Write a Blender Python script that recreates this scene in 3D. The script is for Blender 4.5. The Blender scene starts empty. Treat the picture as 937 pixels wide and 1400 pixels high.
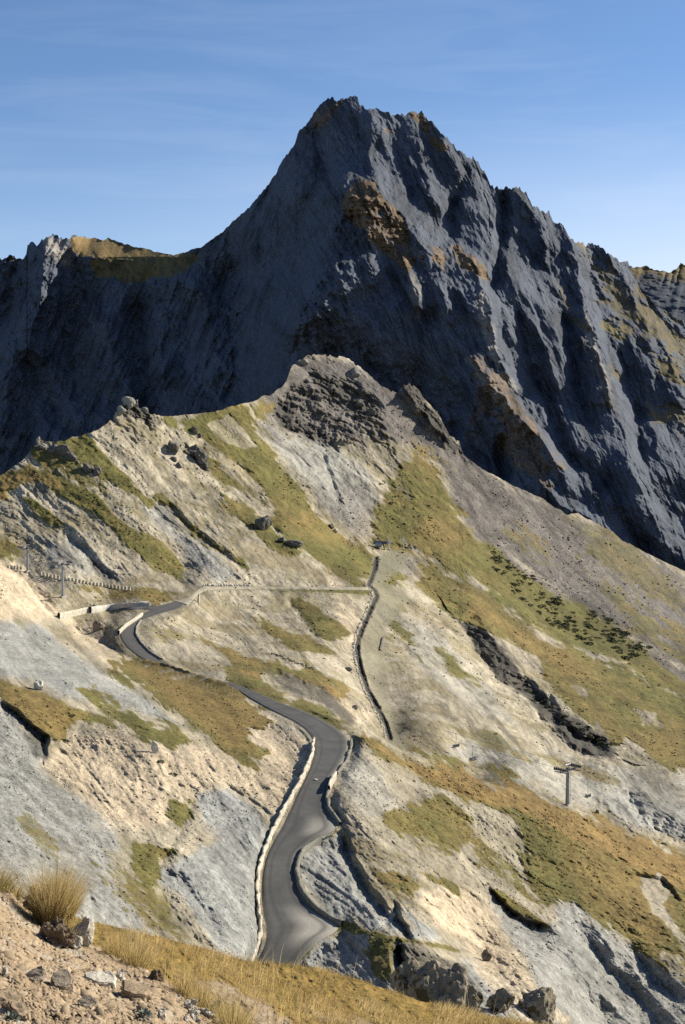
import bpy, bmesh, math, random
import numpy as np
from mathutils import Vector, Matrix

rng = np.random.default_rng(11)
random.seed(5)
sc = bpy.context.scene
COL = sc.collection
R = math.radians

# ------------------------------------------------------------------ camera
W0, H0 = 937, 1400
FPX = 1944.0
CX, CY = 468.5, 700.0
PITCH = math.atan(102.0 / FPX)
cp, sp = math.cos(PITCH), math.sin(PITCH)
CAMZ = 160.0

def world(px, py, d):
    """surveyed point: bearing/elevation of a feature + its distance -> metres"""
    a = (np.asarray(px, float) - CX) / FPX
    b = (CY - np.asarray(py, float)) / FPX
    d = np.asarray(d, float)
    return np.stack([a * d, (cp + b * sp) * d, CAMZ + (-sp + b * cp) * d], axis=-1)

cam = bpy.data.cameras.new('camera')
co = bpy.data.objects.new('camera', cam)
COL.objects.link(co)
co.location = (0, 0, CAMZ)
co.rotation_euler = (math.pi / 2 - PITCH, 0, 0)
cam.sensor_fit = 'VERTICAL'
cam.sensor_height = 36.0
cam.sensor_width = 24.1
cam.lens = FPX / H0 * 36.0
cam.clip_start = 0.2
cam.clip_end = 60000
sc.camera = co

# ------------------------------------------------------------------ light
SUN_EL, SUN_AZ = R(30), R(24)          # azimuth measured from +X towards +Y
sdir = Vector((math.cos(SUN_EL) * math.cos(SUN_AZ), math.cos(SUN_EL) * math.sin(SUN_AZ), math.sin(SUN_EL)))
sl = bpy.data.lights.new('sun', 'SUN')
sl.energy = 5.0
sl.angle = R(0.5)
sl.color = (1.0, 0.925, 0.775)
so = bpy.data.objects.new('sun', sl)
COL.objects.link(so)
so.rotation_euler = (-sdir).to_track_quat('-Z', 'Y').to_euler()

wd = bpy.data.worlds.new('World')
sc.world = wd
wd.use_nodes = True
nt = wd.node_tree
nt.nodes.clear()
def N(nt, t, **kw):
    n = nt.nodes.new(t)
    for k, v in kw.items():
        setattr(n, k, v)
    return n
out = N(nt, 'ShaderNodeOutputWorld')
bg = N(nt, 'ShaderNodeBackground')
sky = N(nt, 'ShaderNodeTexSky')
sky.sky_type = 'NISHITA'
sky.sun_disc = False
sky.sun_elevation = SUN_EL
sky.sun_rotation = math.pi / 2 - SUN_AZ      # clockwise from +Y
sky.altitude = 2200
sky.air_density = 1.0
sky.dust_density = 0.7
sky.ozone_density = 4.5
bg.inputs['Strength'].default_value = 0.08
# thin cirrus
tc = N(nt, 'ShaderNodeTexCoord')
mp = N(nt, 'ShaderNodeMapping')
mp.inputs['Scale'].default_value = (2.2, 2.2, 17.0)
mp.inputs['Rotation'].default_value = (0, R(5), 0)
nz = N(nt, 'ShaderNodeTexNoise')
nz.inputs['Scale'].default_value = 2.6
nz.inputs['Detail'].default_value = 7
nz.inputs['Roughness'].default_value = 0.6
nz.inputs['Distortion'].default_value = 0.6
rp = N(nt, 'ShaderNodeMapRange')
rp.inputs['From Min'].default_value = 0.46
rp.inputs['From Max'].default_value = 0.82
rp.inputs['To Max'].default_value = 0.09
mx = N(nt, 'ShaderNodeMix', data_type='RGBA')
mx.inputs['B'].default_value = (7.0, 7.4, 8.0, 1)
L = nt.links.new
L(tc.outputs['Generated'], mp.inputs['Vector'])
L(mp.outputs['Vector'], nz.inputs['Vector'])
L(nz.outputs['Fac'], rp.inputs['Value'])
# the thin veil thickens low in the sky and towards the sun
sx = N(nt, 'ShaderNodeSeparateXYZ')
L(tc.outputs['Generated'], sx.inputs[0])
vz = N(nt, 'ShaderNodeMapRange', interpolation_type='SMOOTHSTEP'); vx = N(nt, 'ShaderNodeMapRange', interpolation_type='SMOOTHSTEP')
for n_, a_, b_, c_, d_ in ((vz, .25, .06, 0, .62), (vx, -.28, .27, .22, 1.0)):
    for q_, v_ in zip(('From Min', 'From Max', 'To Min', 'To Max'), (a_, b_, c_, d_)): n_.inputs[q_].default_value = v_
L(sx.outputs['Z'], vz.inputs['Value']); L(sx.outputs['X'], vx.inputs['Value'])
vm = N(nt, 'ShaderNodeMath', operation='MULTIPLY'); va = N(nt, 'ShaderNodeMath', operation='ADD', use_clamp=True)
L(vz.outputs[0], vm.inputs[0]); L(vx.outputs[0], vm.inputs[1])
L(vm.outputs[0], va.inputs[0]); L(rp.outputs['Result'], va.inputs[1])
L(va.outputs[0], mx.inputs['Factor'])
L(sky.outputs['Color'], mx.inputs['A'])
L(mx.outputs['Result'], bg.inputs['Color'])
L(bg.outputs['Background'], out.inputs['Surface'])

sc.view_settings.view_transform = 'Standard'
sc.view_settings.look = 'None'
sc.view_settings.gamma = 1.0
sc.render.engine = 'CYCLES'
sc.cycles.use_denoising = False      # keep the grain of stone and turf
sc.cycles.max_bounces = 3
sc.cycles.diffuse_bounces = 1
sc.cycles.volume_bounces = 0
sc.view_settings.exposure = 0.78

# ------------------------------------------------------------------ numpy noise
_V = rng.random((128, 128, 128), dtype=np.float32) * 2 - 1
def vnoise(p):
    """value noise, p (...,3) in cells, ~[-1,1]"""
    p = p.astype(np.float32)
    i = np.floor(p).astype(np.int32)
    f = p - i
    f = f * f * f * (f * (f * 6 - 15) + 10)
    i0 = i & 127
    i1 = (i + 1) & 127
    fx, fy, fz = f[..., 0], f[..., 1], f[..., 2]
    x0, y0, z0 = i0[..., 0], i0[..., 1], i0[..., 2]
    x1, y1, z1 = i1[..., 0], i1[..., 1], i1[..., 2]
    a = _V[x0, y0, z0] * (1 - fx) + _V[x1, y0, z0] * fx
    b = _V[x0, y1, z0] * (1 - fx) + _V[x1, y1, z0] * fx
    c = _V[x0, y0, z1] * (1 - fx) + _V[x1, y0, z1] * fx
    d = _V[x0, y1, z1] * (1 - fx) + _V[x1, y1, z1] * fx
    a = a * (1 - fy) + b * fy
    c = c * (1 - fy) + d * fy
    return a * (1 - fz) + c * fz

ROT = np.array([[0.36, 0.48, -0.8], [-0.8, 0.6, 0.0], [0.48, 0.64, 0.6]], np.float32)
def fbm(P, lam, octs, px=None, gain=0.5, ridged=False, seed=0):
    """fractal noise; amplitude 1 at wavelength lam (m); octaves finer than the mesh (px, m) fade away"""
    r = np.zeros(P.shape[:-1], np.float32)
    amp = 1.0
    q = P.astype(np.float32)
    for o in range(octs):
        v = vnoise(q / lam + (seed * 17.3 + o * 5.7))
        if ridged:
            v = 1 - 2 * np.abs(v)
        w = 1.0
        if px is not None:
            w = np.clip((lam / px - 1.3) / 1.7, 0, 1)
        r += amp * w * v
        amp *= gain
        lam *= 0.5
        q = q @ ROT.T if not isinstance(q, tuple) else q
    return r

def pnoise(X, Y, lam, octs, gain=0.55, ridged=False, seed=0, ang=0.0, f=1.0, warp=0.0, wl=60):
    """fractal relief over bearing/elevation; lam in survey units; f<1 stretches it along ang"""
    if warp:
        a = pnoise(X, Y, wl, 3, seed=seed + 1); b = pnoise(X, Y, wl, 3, seed=seed + 2)
        X = X + warp * a; Y = Y + warp * b
    c_, s_ = math.cos(R(ang)), math.sin(R(ang))
    u0, v0 = (X * c_ + Y * s_) * f, -X * s_ + Y * c_
    r = np.zeros(X.shape, np.float32); am = 1.0
    for o in range(octs):
        q = np.stack([u0 / lam, v0 / lam, u0 * 0 + seed * 7.13 + o * 3.37], -1)
        n_ = vnoise(q)
        r += am * ((1 - 2 * np.abs(n_)) if ridged else n_)
        am *= gain; lam *= 0.5
        if f == 1.0:
            u0, v0 = 0.8 * u0 + 0.6 * v0, -0.6 * u0 + 0.8 * v0
    return r

def sstep(a, b, x):
    t = np.clip((x - a) / (b - a), 0, 1)
    return t * t * (3 - 2 * t)

# ------------------------------------------------------------------ 2-D tools on survey coordinates
def seg_dist(X, Y, pl):
    """distance to a polyline, side (+ = right/up when walking down-right), arc position 0..1"""
    best = np.full(X.shape, 1e9, np.float32)
    sg = np.zeros(X.shape, np.float32)
    ar = np.zeros(X.shape, np.float32)
    pl = np.asarray(pl, float)
    ln = np.hypot(*(pl[1:] - pl[:-1]).T)
    tot = ln.sum()
    acc = 0
    for k in range(len(pl) - 1):
        x0, y0 = pl[k]
        dx, dy = pl[k + 1] - pl[k]
        L2 = dx * dx + dy * dy + 1e-9
        t = np.clip(((X - x0) * dx + (Y - y0) * dy) / L2, 0, 1)
        d = np.hypot(X - x0 - t * dx, Y - y0 - t * dy)
        m = d < best
        best = np.where(m, d, best)
        sg = np.where(m, np.sign(dy * (X - x0) - dx * (Y - y0)), sg)
        ar = np.where(m, (acc + t * ln[k]) / tot, ar)
        acc += ln[k]
    return best, sg, ar

def poly_sdf(X, Y, poly):
    """+ inside, - outside"""
    pl = np.asarray(list(poly) + [poly[0]], float)
    d, _, _ = seg_dist(X, Y, pl)
    ins = np.zeros(X.shape, bool)
    for k in range(len(pl) - 1):
        (xa, ya), (xb, yb) = pl[k], pl[k + 1]
        c = (ya > Y) != (yb > Y)
        if ya != yb:
            ins ^= c & (X < (xb - xa) * (Y - ya) / (yb - ya) + xa)
    return np.where(ins, d, -d)

class TPS:
    def __init__(self, pts, smooth=1e-4):
        p = np.asarray(pts, float)
        self.c = p[:, :2] / 300.0
        v = np.log(p[:, 2])
        n = len(p)
        K = self.k(self.c, self.c) + np.eye(n) * smooth
        Pm = np.hstack([np.ones((n, 1)), self.c])
        A = np.vstack([np.hstack([K, Pm]), np.hstack([Pm.T, np.zeros((3, 3))])])
        s = np.linalg.solve(A, np.concatenate([v, np.zeros(3)]))
        self.w, self.a = s[:n], s[n:]
    @staticmethod
    def k(a, b):
        r2 = ((a[:, None] - b[None]) ** 2).sum(-1)
        return 0.5 * r2 * np.log(r2 + 1e-12)
    def __call__(self, X, Y):
        sh = np.shape(X)
        q = np.stack([np.ravel(X), np.ravel(Y)], -1) / 300.0
        r = np.empty(len(q))
        for s in range(0, len(q), 60000):
            e = q[s:s + 60000]
            r[s:s + 60000] = self.k(e, self.c) @ self.w + self.a[0] + e @ self.a[1:]
        return np.exp(r).reshape(sh)

# ------------------------------------------------------------------ objects
def link(name, me, mat=None, parent=None):
    o = bpy.data.objects.new(name, me)
    COL.objects.link(o)
    if mat is not None:
        me.materials.append(mat)
    if parent is not None:
        o.parent = parent
    return o

def tag(o, label=None, cat=None, group=None, kind=None):
    if label: o['label'] = label
    if cat: o['category'] = cat
    if group: o['group'] = group
    if kind: o['kind'] = kind
    return o

def empty(name, loc, label, cat, group=None, rz=0):
    o = bpy.data.objects.new(name, None)
    COL.objects.link(o)
    o.empty_display_size = 0.3
    o.location = loc
    o.rotation_euler = (0, 0, rz)
    return tag(o, label, cat, group)

def np_mesh(name, V, F, attrs=None, smooth=True):
    me = bpy.data.meshes.new(name)
    V = np.ascontiguousarray(V.reshape(-1, 3), np.float32)
    F = np.ascontiguousarray(F, np.int32)
    k = F.shape[1]
    me.vertices.add(len(V))
    me.vertices.foreach_set('co', V.ravel())
    me.loops.add(F.size)
    me.loops.foreach_set('vertex_index', F.ravel())
    me.polygons.add(len(F))
    me.polygons.foreach_set('loop_start', np.arange(0, F.size, k, dtype=np.int32))
    me.polygons.foreach_set('loop_total', np.full(len(F), k, np.int32))
    if smooth:
        me.polygons.foreach_set('use_smooth', np.ones(len(F), bool))
    me.update(calc_edges=True)
    for an, arr in (attrs or {}).items():
        at = me.attributes.new(an, 'FLOAT_COLOR', 'POINT')
        at.data.foreach_set('color', np.ascontiguousarray(arr.reshape(-1, 4), np.float32).ravel())
    return me

def grid_faces(nr, nc, flip=False):
    i = np.arange(nr * nc).reshape(nr, nc)
    a, b, c, d = i[:-1, :-1], i[:-1, 1:], i[1:, 1:], i[1:, :-1]
    f = np.stack([a, d, c, b] if not flip else [a, b, c, d], -1)
    return f.reshape(-1, 4)

# ------------------------------------------------------------------ node helpers
class NB:
    def __init__(self, name, rough=0.9, spec=0.15):
        self.m = bpy.data.materials.new(name)
        self.m.use_nodes = True
        self.t = self.m.node_tree
        self.b = self.t.nodes['Principled BSDF']
        self.b.inputs['Roughness'].default_value = rough
        self.b.inputs['Specular IOR Level'].default_value = spec
        g = self.t.nodes.new('ShaderNodeNewGeometry')
        self.pos = g.outputs['Position']
        self.geo = g
    def n(self, t): return self.t.nodes.new(t)
    def l(self, a, b): self.t.links.new(a, b)
    def obj_coord(self):
        self.pos = self.n('ShaderNodeTexCoord').outputs['Object']
    def noise(self, scale, detail=4, rough=0.55, vec=None, stretch=None, dist=0.0):
        z = self.n('ShaderNodeTexNoise')
        z.inputs['Scale'].default_value = scale
        z.inputs['Detail'].default_value = detail
        z.inputs['Roughness'].default_value = rough
        z.inputs['Distortion'].default_value = dist
        v = vec or self.pos
        if stretch:
            m = self.n('ShaderNodeMapping')
            m.inputs['Scale'].default_value = stretch
            self.l(v, m.inputs['Vector'])
            v = m.outputs['Vector']
        self.l(v, z.inputs['Vector'])
        return z.outputs['Fac']
    def ramp(self, v, a, b, lo=0.0, hi=1.0):
        r = self.n('ShaderNodeMapRange')
        r.inputs['From Min'].default_value = a
        r.inputs['From Max'].default_value = b
        r.inputs['To Min'].default_value = lo
        r.inputs['To Max'].default_value = hi
        self.l(v, r.inputs['Value'])
        return r.outputs['Result']
    def math(self, op, a, b):
        m = self.n('ShaderNodeMath')
        m.operation = op
        for k, x in enumerate((a, b)):
            if isinstance(x, (int, float)): m.inputs[k].default_value = x
            else: self.l(x, m.inputs[k])
        return m.outputs[0]
    def mix(self, f, a, b, mode='MIX'):
        m = self.n('ShaderNodeMix')
        m.data_type = 'RGBA'
        m.blend_type = mode
        if isinstance(f, (int, float)): m.inputs[0].default_value = f
        else: self.l(f, m.inputs[0])
        for k, x in ((6, a), (7, b)):
            if isinstance(x, (tuple, list)): m.inputs[k].default_value = (*x[:3], 1)
            else: self.l(x, m.inputs[k])
        return m.outputs[2]
    def gray(self, v):
        c = self.n('ShaderNodeCombineColor')
        for k in range(3): self.l(v, c.inputs[k])
        return c.outputs[0]
    def attr(self, name):
        a = self.n('ShaderNodeAttribute')
        a.attribute_name = name
        s = self.n('ShaderNodeSeparateColor')
        self.l(a.outputs['Color'], s.inputs[0])
        return s.outputs[0], s.outputs[1], s.outputs[2], a.outputs['Alpha']
    def bump(self, h, strength, dist):
        b = self.n('ShaderNodeBump')
        b.inputs['Strength'].default_value = strength
        b.inputs['Distance'].default_value = dist
        self.l(h, b.inputs['Height'])
        self.l(b.outputs['Normal'], self.b.inputs['Normal'])
    def done(self, col):
        self.l(col, self.b.inputs['Base Color'])
        return self.m

def ground_material(name, s, beige, slate, grass, gold, scree, warm, rock, track, bump=0.9, grain=None):
    """s = texture scale per metre"""
    k = NB(name)
    g0, y, sl_, sr = k.attr('cov1')
    w, rk, tr, st = k.attr('cov2')
    tn = k.attr('cov3')[0]
    vec = k.pos
    if grain:
        m_ = k.n('ShaderNodeMapping'); m_.inputs['Rotation'].default_value = (0, grain[0], 0); m_.inputs['Scale'].default_value = grain[1]
        # rotate first, stretch after
        m2_ = k.n('ShaderNodeMapping'); m2_.inputs['Scale'].default_value = grain[1]; m_.inputs['Scale'].default_value = (1, 1, 1)
        k.l(k.pos, m_.inputs['Vector']); k.l(m_.outputs['Vector'], m2_.inputs['Vector']); vec = m2_.outputs['Vector']
    n1 = k.noise(0.12 * s, 6, 0.6)
    n2 = k.noise(0.9 * s, 7, 0.74, vec=vec, dist=0.6 if grain else 0.0)
    n3 = k.noise(2.2 * s, 3, 0.6)
    g = k.ramp(k.math('ADD', g0, k.math('MULTIPLY', k.math('SUBTRACT', n2, 0.5), 1.5)), 0.3, 0.7)
    nb = k.ramp(n1, 0.3, 0.7)
    nf = k.ramp(n2, 0.28, 0.72)
    c = k.mix(nb, tuple(x * 0.86 for x in beige), tuple(min(.8, x * 1.12) for x in beige))
    cs = k.mix(nb, tuple(x * 0.8 for x in slate), tuple(x * 1.15 for x in slate))
    c = k.mix(sl_, c, cs)
    c = k.mix(w, c, warm)
    c = k.mix(sr, c, k.mix(nf, tuple(x * 0.75 for x in scree), tuple(x * 1.25 for x in scree)))
    c = k.mix(0.85, c, k.gray(k.ramp(tn, 0.1, 0.9, 0.42, 1.45)), 'MULTIPLY')
    # loose stones: dark joints and pale chips
    c = k.mix(0.8, c, k.gray(k.ramp(n2, 0.3, 0.7, 0.5, 1.45)), 'MULTIPLY')
    gc = k.mix(nb, tuple(x * 0.8 for x in grass), tuple(x * 1.15 for x in grass))
    gd = k.mix(nb, tuple(x * 0.82 for x in gold), tuple(x * 1.12 for x in gold))
    gc = k.mix(y, gc, gd)
    gc = k.mix(0.85, gc, k.gray(k.ramp(n2, 0.3, 0.7, 0.4, 1.5)), 'MULTIPLY')
    gc = k.mix(0.5, gc, k.gray(k.ramp(tn, 0.15, 0.85, 0.45, 1.4)), 'MULTIPLY')
    c = k.mix(g, c, gc)
    c = k.mix(tr, c, k.mix(nf, tuple(x * 0.85 for x in track), tuple(x * 1.15 for x in track)))
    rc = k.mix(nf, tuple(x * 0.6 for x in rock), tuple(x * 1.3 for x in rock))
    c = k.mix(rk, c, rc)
    chips = k.math('MULTIPLY', k.ramp(n3, 0.62, 0.7), k.math('MULTIPLY', st, 0.8))
    c = k.mix(chips, c, (0.5, 0.46, 0.38))
    k.bump(n2, bump, 0.4 / s)
    return k.done(c)

# ------------------------------------------------------------------ layered terrain
def interp_poly(pl):
    p = np.asarray(pl, float)
    return lambda x: np.interp(x, p[:, 0], p[:, 1])

class Layer:
    """one sheet of ground: outline at the top, real distance everywhere, a back slope behind the outline"""
    def __init__(self, sil, bottom, x0, x1, step, rows, depth, jag=None, back=(14, 9.0, 0.8)):
        self.xs = np.arange(x0, x1 + step, step)
        self.x0, self.step = x0, step
        nc = len(self.xs)
        ys = interp_poly(sil)(self.xs)
        if jag is not None:
            ys = ys + jag(self.xs)
        self.ys = ys
        self.yb = bottom(self.xs) if callable(bottom) else np.full(nc, float(bottom))
        t = np.linspace(0, 1, rows) ** 1.08
        self.t = t
        self.X = np.repeat(self.xs[None], rows, 0)
        self.Y = ys[None] + (self.yb - ys)[None] * t[:, None]
        self.D0 = depth(self.X, self.Y).astype(np.float32)
        self.D = self.D0.copy()
        self.P0 = world(self.X, self.Y, self.D0).astype(np.float32)
        self.px = self.D0 / FPX * step
        self.back = back
    def finish(self, name, mat, cov1, cov2, cov3):
        P = world(self.X, self.Y, self.D)
        nb, st, slope = self.back
        top = P[0]
        dirv = top.copy(); dirv[:, 2] = 0; dirv[:, :2] -= 0
        dirv /= np.linalg.norm(dirv, axis=1, keepdims=True)
        rowsb = []
        for k in range(nb, 0, -1):
            d = st * k ** 1.4
            r = top + dirv * d
            r[:, 2] -= slope * d + st * 0.1 * k * vnoise(r / (st * 3))
            rowsb.append(r)
        A = np.concatenate([np.array(rowsb), P], 0)
        pad = lambda c: np.concatenate([np.repeat(c[:1], nb, 0), c], 0)
        nr, nc = A.shape[:2]
        me = np_mesh(name, A, grid_faces(nr, nc), {'cov1': pad(cov1), 'cov2': pad(cov2), 'cov3': pad(cov3)})
        o = link(name, me, mat)
        self.Pf = P
        tag(o, kind='structure')
        return o
    def at(self, px, py, lift=0.0):
        """where the ground stands under a surveyed feature"""
        px = np.asarray(px, float); py = np.asarray(py, float)
        c = np.clip((px - self.x0) / self.step, 0, len(self.xs) - 1.001)
        ci = c.astype(int); cf = c - ci
        def col(ci):
            tt = np.clip((py - self.ys[ci]) / (self.yb[ci] - self.ys[ci]), 0, 1) ** (1 / 1.08) * (len(self.t) - 1)
            r = np.clip(tt, 0, len(self.t) - 1.001); ri = r.astype(int); rf = r - ri
            return self.D[ri, ci] * (1 - rf) + self.D[ri + 1, ci] * rf
        d = col(ci) * (1 - cf) + col(ci + 1) * cf
        p = world(px, py, d)
        p[..., 2] += lift
        return p

def carve(Lr, pl, amp, wn, wp, power=1.0, rough=0.0):
    """gully (amp>0, further) or rib (amp<0, nearer) along a line; wn/wp widths on the left-below / right-above side"""
    p = np.asarray(pl, float)
    m = max(wn, wp) * 1.25 + (wn + wp) * .35 + 4
    c0 = max(0, int((p[:, 0].min() - m - Lr.x0) / Lr.step)); c1 = int((p[:, 0].max() + m - Lr.x0) / Lr.step) + 2
    X, Y = Lr.X[:, c0:c1], Lr.Y[:, c0:c1]
    rr = np.where((Y > p[:, 1].min() - m).any(1) & (Y < p[:, 1].max() + m).any(1))[0]
    if len(rr) == 0: return
    r0, r1 = rr[0], rr[-1] + 1
    X, Y = X[r0:r1], Y[r0:r1]
    wob = min((wn + wp) * 0.11, 4.0)
    sd = abs(hash((round(p[0, 0]), round(p[0, 1])))) % 97
    Xn = X + wob * pnoise(X, Y, 24, 3, 0.5, seed=sd); Yn = Y + wob * pnoise(X, Y, 24, 3, 0.5, seed=sd + 40)
    d, s, a = seg_dist(Xn, Yn, pl)
    w = np.where(s > 0, wp, wn)
    f = np.clip(1 - d / w, 0, 1) ** power
    tap = np.clip(np.minimum(a, 1 - a) * 6 + 0.25, 0, 1)
    Lr.D[r0:r1, c0:c1] += (amp * f * tap * (1 + rough * pnoise(X, Y, 13, 3, 0.6, seed=sd + 80))).astype(np.float32)

def paint(Lr, M, poly, strength=1.0, soft=3.0, amp=5.0, n=None, patch=0.0, n2=None):
    p = np.asarray(poly, float)
    m = soft + amp * 2.6 + 2
    c0 = max(0, int((p[:, 0].min() - m - Lr.x0) / Lr.step)); c1 = int((p[:, 0].max() + m - Lr.x0) / Lr.step) + 2
    if c1 <= 0: return
    X, Y = Lr.X[:, c0:c1], Lr.Y[:, c0:c1]
    rr = np.where((Y > p[:, 1].min() - m).any(1) & (Y < p[:, 1].max() + m).any(1))[0]
    if len(rr) == 0: return
    r0, r1 = rr[0], rr[-1] + 1
    X, Y = X[r0:r1], Y[r0:r1]
    s = poly_sdf(X, Y, poly)
    v = sstep(-soft, soft, s + amp * n[r0:r1, c0:c1])
    if patch > 0:
        v = v * sstep(patch - 0.25, patch + 0.25, n2[r0:r1, c0:c1] * 0.5 + 0.5 + 0.35 * np.clip(s / 25, -0.5, 1))
    sl = M[r0:r1, c0:c1]
    np.maximum(sl, v * strength, out=sl)

def squash(P, d, f):
    d = np.asarray(d, np.float32); d = d / np.linalg.norm(d)
    t = P @ d
    return P - (t * (1 - f))[..., None] * d

# ================================================================== HILLSIDE (road, pastures, scree)
S_PTS = [  # shared
 (385,1310,150),(400,1200,172),(415,1100,195),(445,1030,222),(400,985,248),(340,953,272),(275,930,305),(215,908,338),
 (330,1200,165),(480,1200,172),(450,1150,184),(500,1310,148),(300,1310,128),(560,1400,135),(300,1080,196),(420,1000,235),(475,1003,228)]
F_PTS = S_PTS + [
 (0,1260,106),(0,1120,150),(0,1010,196),(0,930,238),(0,850,345),(60,875,338),(0,780,408),(60,835,398),(100,940,243),(100,1005,214),
 (50,1080,172),(200,1080,186),(150,1200,142),(250,1250,140),(0,1400,80),(130,1310,116),(230,1000,224),(200,960,252),(150,900,335),(110,870,380),
 (560,1052,224),(650,1078,226),(778,1104,236),(937,1166,242),(700,1180,206),(800,1250,194),(937,1300,188),(800,1390,166),(937,1420,160),
 (650,1300,164),(560,1250,157),(580,1330,142),(740,1380,142),(480,1100,192),(520,1020,226),(560,1120,200),(1100,1220,250),(1100,1400,170),(-150,1260,100),(-150,930,250),(-150,780,380)]
K_PTS = S_PTS + [
 (180,870,372),(200,840,408),(235,828,435),(270,808,468),(150,836,430),(80,845,404),(150,856,398),(120,846,414),(100,860,404),(165,866,386),(390,804,500),(500,804,520),
 (525,752,612),(510,780,570),(500,830,500),(485,880,432),(500,940,382),(530,1005,332),(600,1000,332),(700,1040,328),(780,1070,328),(900,1092,330),(937,1062,365),
 (35,785,470),(88,818,428),(150,792,472),(250,796,488),(0,720,505),(100,720,508),(200,720,518),(300,760,515),(400,765,535),
 (0,650,535),(50,612,548),(150,575,572),(175,550,580),(235,570,608),(330,552,650),(410,487,722),(490,497,742),(560,530,752),(627,613,752),(700,665,756),
 (780,697,772),(840,725,790),(937,780,805),(410,600,672),(450,680,628),(350,650,608),(250,650,575),(480,740,604),(600,740,645),(650,800,610),(750,780,690),
 (800,860,628),(937,900,610),(600,830,555),(700,900,515),(560,900,440),(640,960,395),(750,1000,395),(830,1035,378),(937,1000,455),(900,960,505),
 (380,870,420),(300,850,440),(320,900,360),(430,900,380),(430,940,315),(480,970,300),(-150,720,500),(-150,640,520),(1100,900,600),(1100,860,830),(1100,1060,400),
 (560,990,341),(600,980,352),(560,960,371),(605,960,376),(560,1040,300),(650,1060,318),(480,1000,245),(937,1120,310),(1100,1130,330),(20,810,440)]
CREST = interp_poly([(-400,760),(0,772),(30,790),(62,834),(110,866),(160,890),(215,911),(270,931),(330,949),(380,976),(430,1000),(475,1001),(520,1012),(580,1043),
                     (650,1068),(720,1086),(790,1109),(860,1139),(937,1166),(1200,1260)])
tF, tK = TPS(F_PTS), TPS(K_PTS)
def resample(pairs, n):
    p = np.asarray(pairs, float)
    mid = 0.5 * (p[:, 0] + p[:, 1])
    s = np.concatenate([[0], np.cumsum(np.hypot(*(mid[1:] - mid[:-1]).T))])
    q = np.linspace(0, s[-1], n)
    def cr(v):                                        # Catmull-Rom through the stations
        d = np.gradient(v, s)
        k = np.clip(np.searchsorted(s, q) - 1, 0, len(s) - 2)
        h = s[k + 1] - s[k]; t = (q - s[k]) / h
        return ((2*t**3 - 3*t**2 + 1) * v[k] + (t**3 - 2*t**2 + t) * h * d[k] + (-2*t**3 + 3*t**2) * v[k+1] + (t**3 - t**2) * h * d[k+1])
    L_ = np.stack([cr(p[:, 0, 0]), cr(p[:, 0, 1])], -1); R_ = np.stack([cr(p[:, 1, 0]), cr(p[:, 1, 1])], -1)
    return L_, R_

near_pairs = [((338,1345),(398,1345)),((343,1330),(403,1330)),((352,1312),(412,1314)),((360,1290),(437,1288)),((361,1270),(466,1268)),((358,1250),(440,1251)),((357,1225),(413,1228)),((358,1200),(404,1196)),((363,1175),(406,1171)),((373,1150),(430,1149)),
 ((384,1129),(461,1131)),((395,1108),(448,1111)),((406,1086),(445,1091)),((416,1066),(453,1064)),((424,1047),(467,1043)),((428,1028),(476,1023)),((426,1012),(474,1007)),((418,1000),(461,996)),((402,988),(440,983)),((385,979),(412,971)),((365,969),(385,961)),
 ((345,957.5),(358,949.5)),((320,942),(328,938)),((292,930.3),(294,929.2)),((255,920.8),(256.5,919.6)),((230,911),(233,909.5)),((203,905),(221,902)),((184,894),(205,892)),((170,881),(193,880)),((164,868),(186,868)),((167,858),(186,857)),((180,847),(196,848)),((196,839),(212,842)),((208,832),(228,837)),((225,826),(248,831)),((240,823),(259,820))]

# the road bed: level across, one smooth gradient along
_L, _R = resample(near_pairs, 150)
_m = 0.5 * (_L + _R)
_key = np.array([(150,1330),(150,1312),(172,1200),(194,1100),(222,1025),(247,985),(271,954),(304,931),(338,907),(372,870),(408,838),(440,825)], float)
_dm = np.interp(-_m[:, 1], -_key[:, 1], _key[:, 0])
ker = np.ones(9) / 9
_dm = np.convolve(np.pad(_dm, 4, mode='edge'), ker, 'valid')
_zm = world(_m[:, 0], _m[:, 1], _dm)[:, 2] - CAMZ
_zm = np.convolve(np.pad(_zm, 8, mode='edge'), np.ones(17) / 17, 'valid')
rp_ = []
for t_ in (-.1, 0.5, 1.1):
    q_ = _L * (1 - t_) + _R * t_
    d_ = _zm / (world(q_[:, 0], q_[:, 1], np.ones(len(q_)))[:, 2] - CAMZ)
    d_ = np.clip(d_, _dm * .955, _dm * 1.045)
    rp_.append(np.stack([q_[:, 0], q_[:, 1], d_], -1)[::2])
tR = TPS(np.concatenate(rp_), 3e-4)

road_poly = np.concatenate([_L[::2], _R[::-2]])
def depth_hill(X, Y):
    w = sstep(-2.5, 2.5, Y - CREST(X))
    d = tF(X, Y) * w + tK(X, Y) * (1 - w)
    sd = np.full(X.shape, -99, np.float32)
    m = (X > 130) & (X < 500) & (Y > 800) & (Y < 1370)
    sd[m] = poly_sdf(X[m], Y[m], road_poly)
    w2 = sstep(-22, -4, sd)
    k = w2 > 0
    d = d.copy(); d[k] = np.exp(np.log(d[k]) * (1 - w2[k]) + np.log(tR(X[k], Y[k])) * w2[k])
    return d

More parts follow.
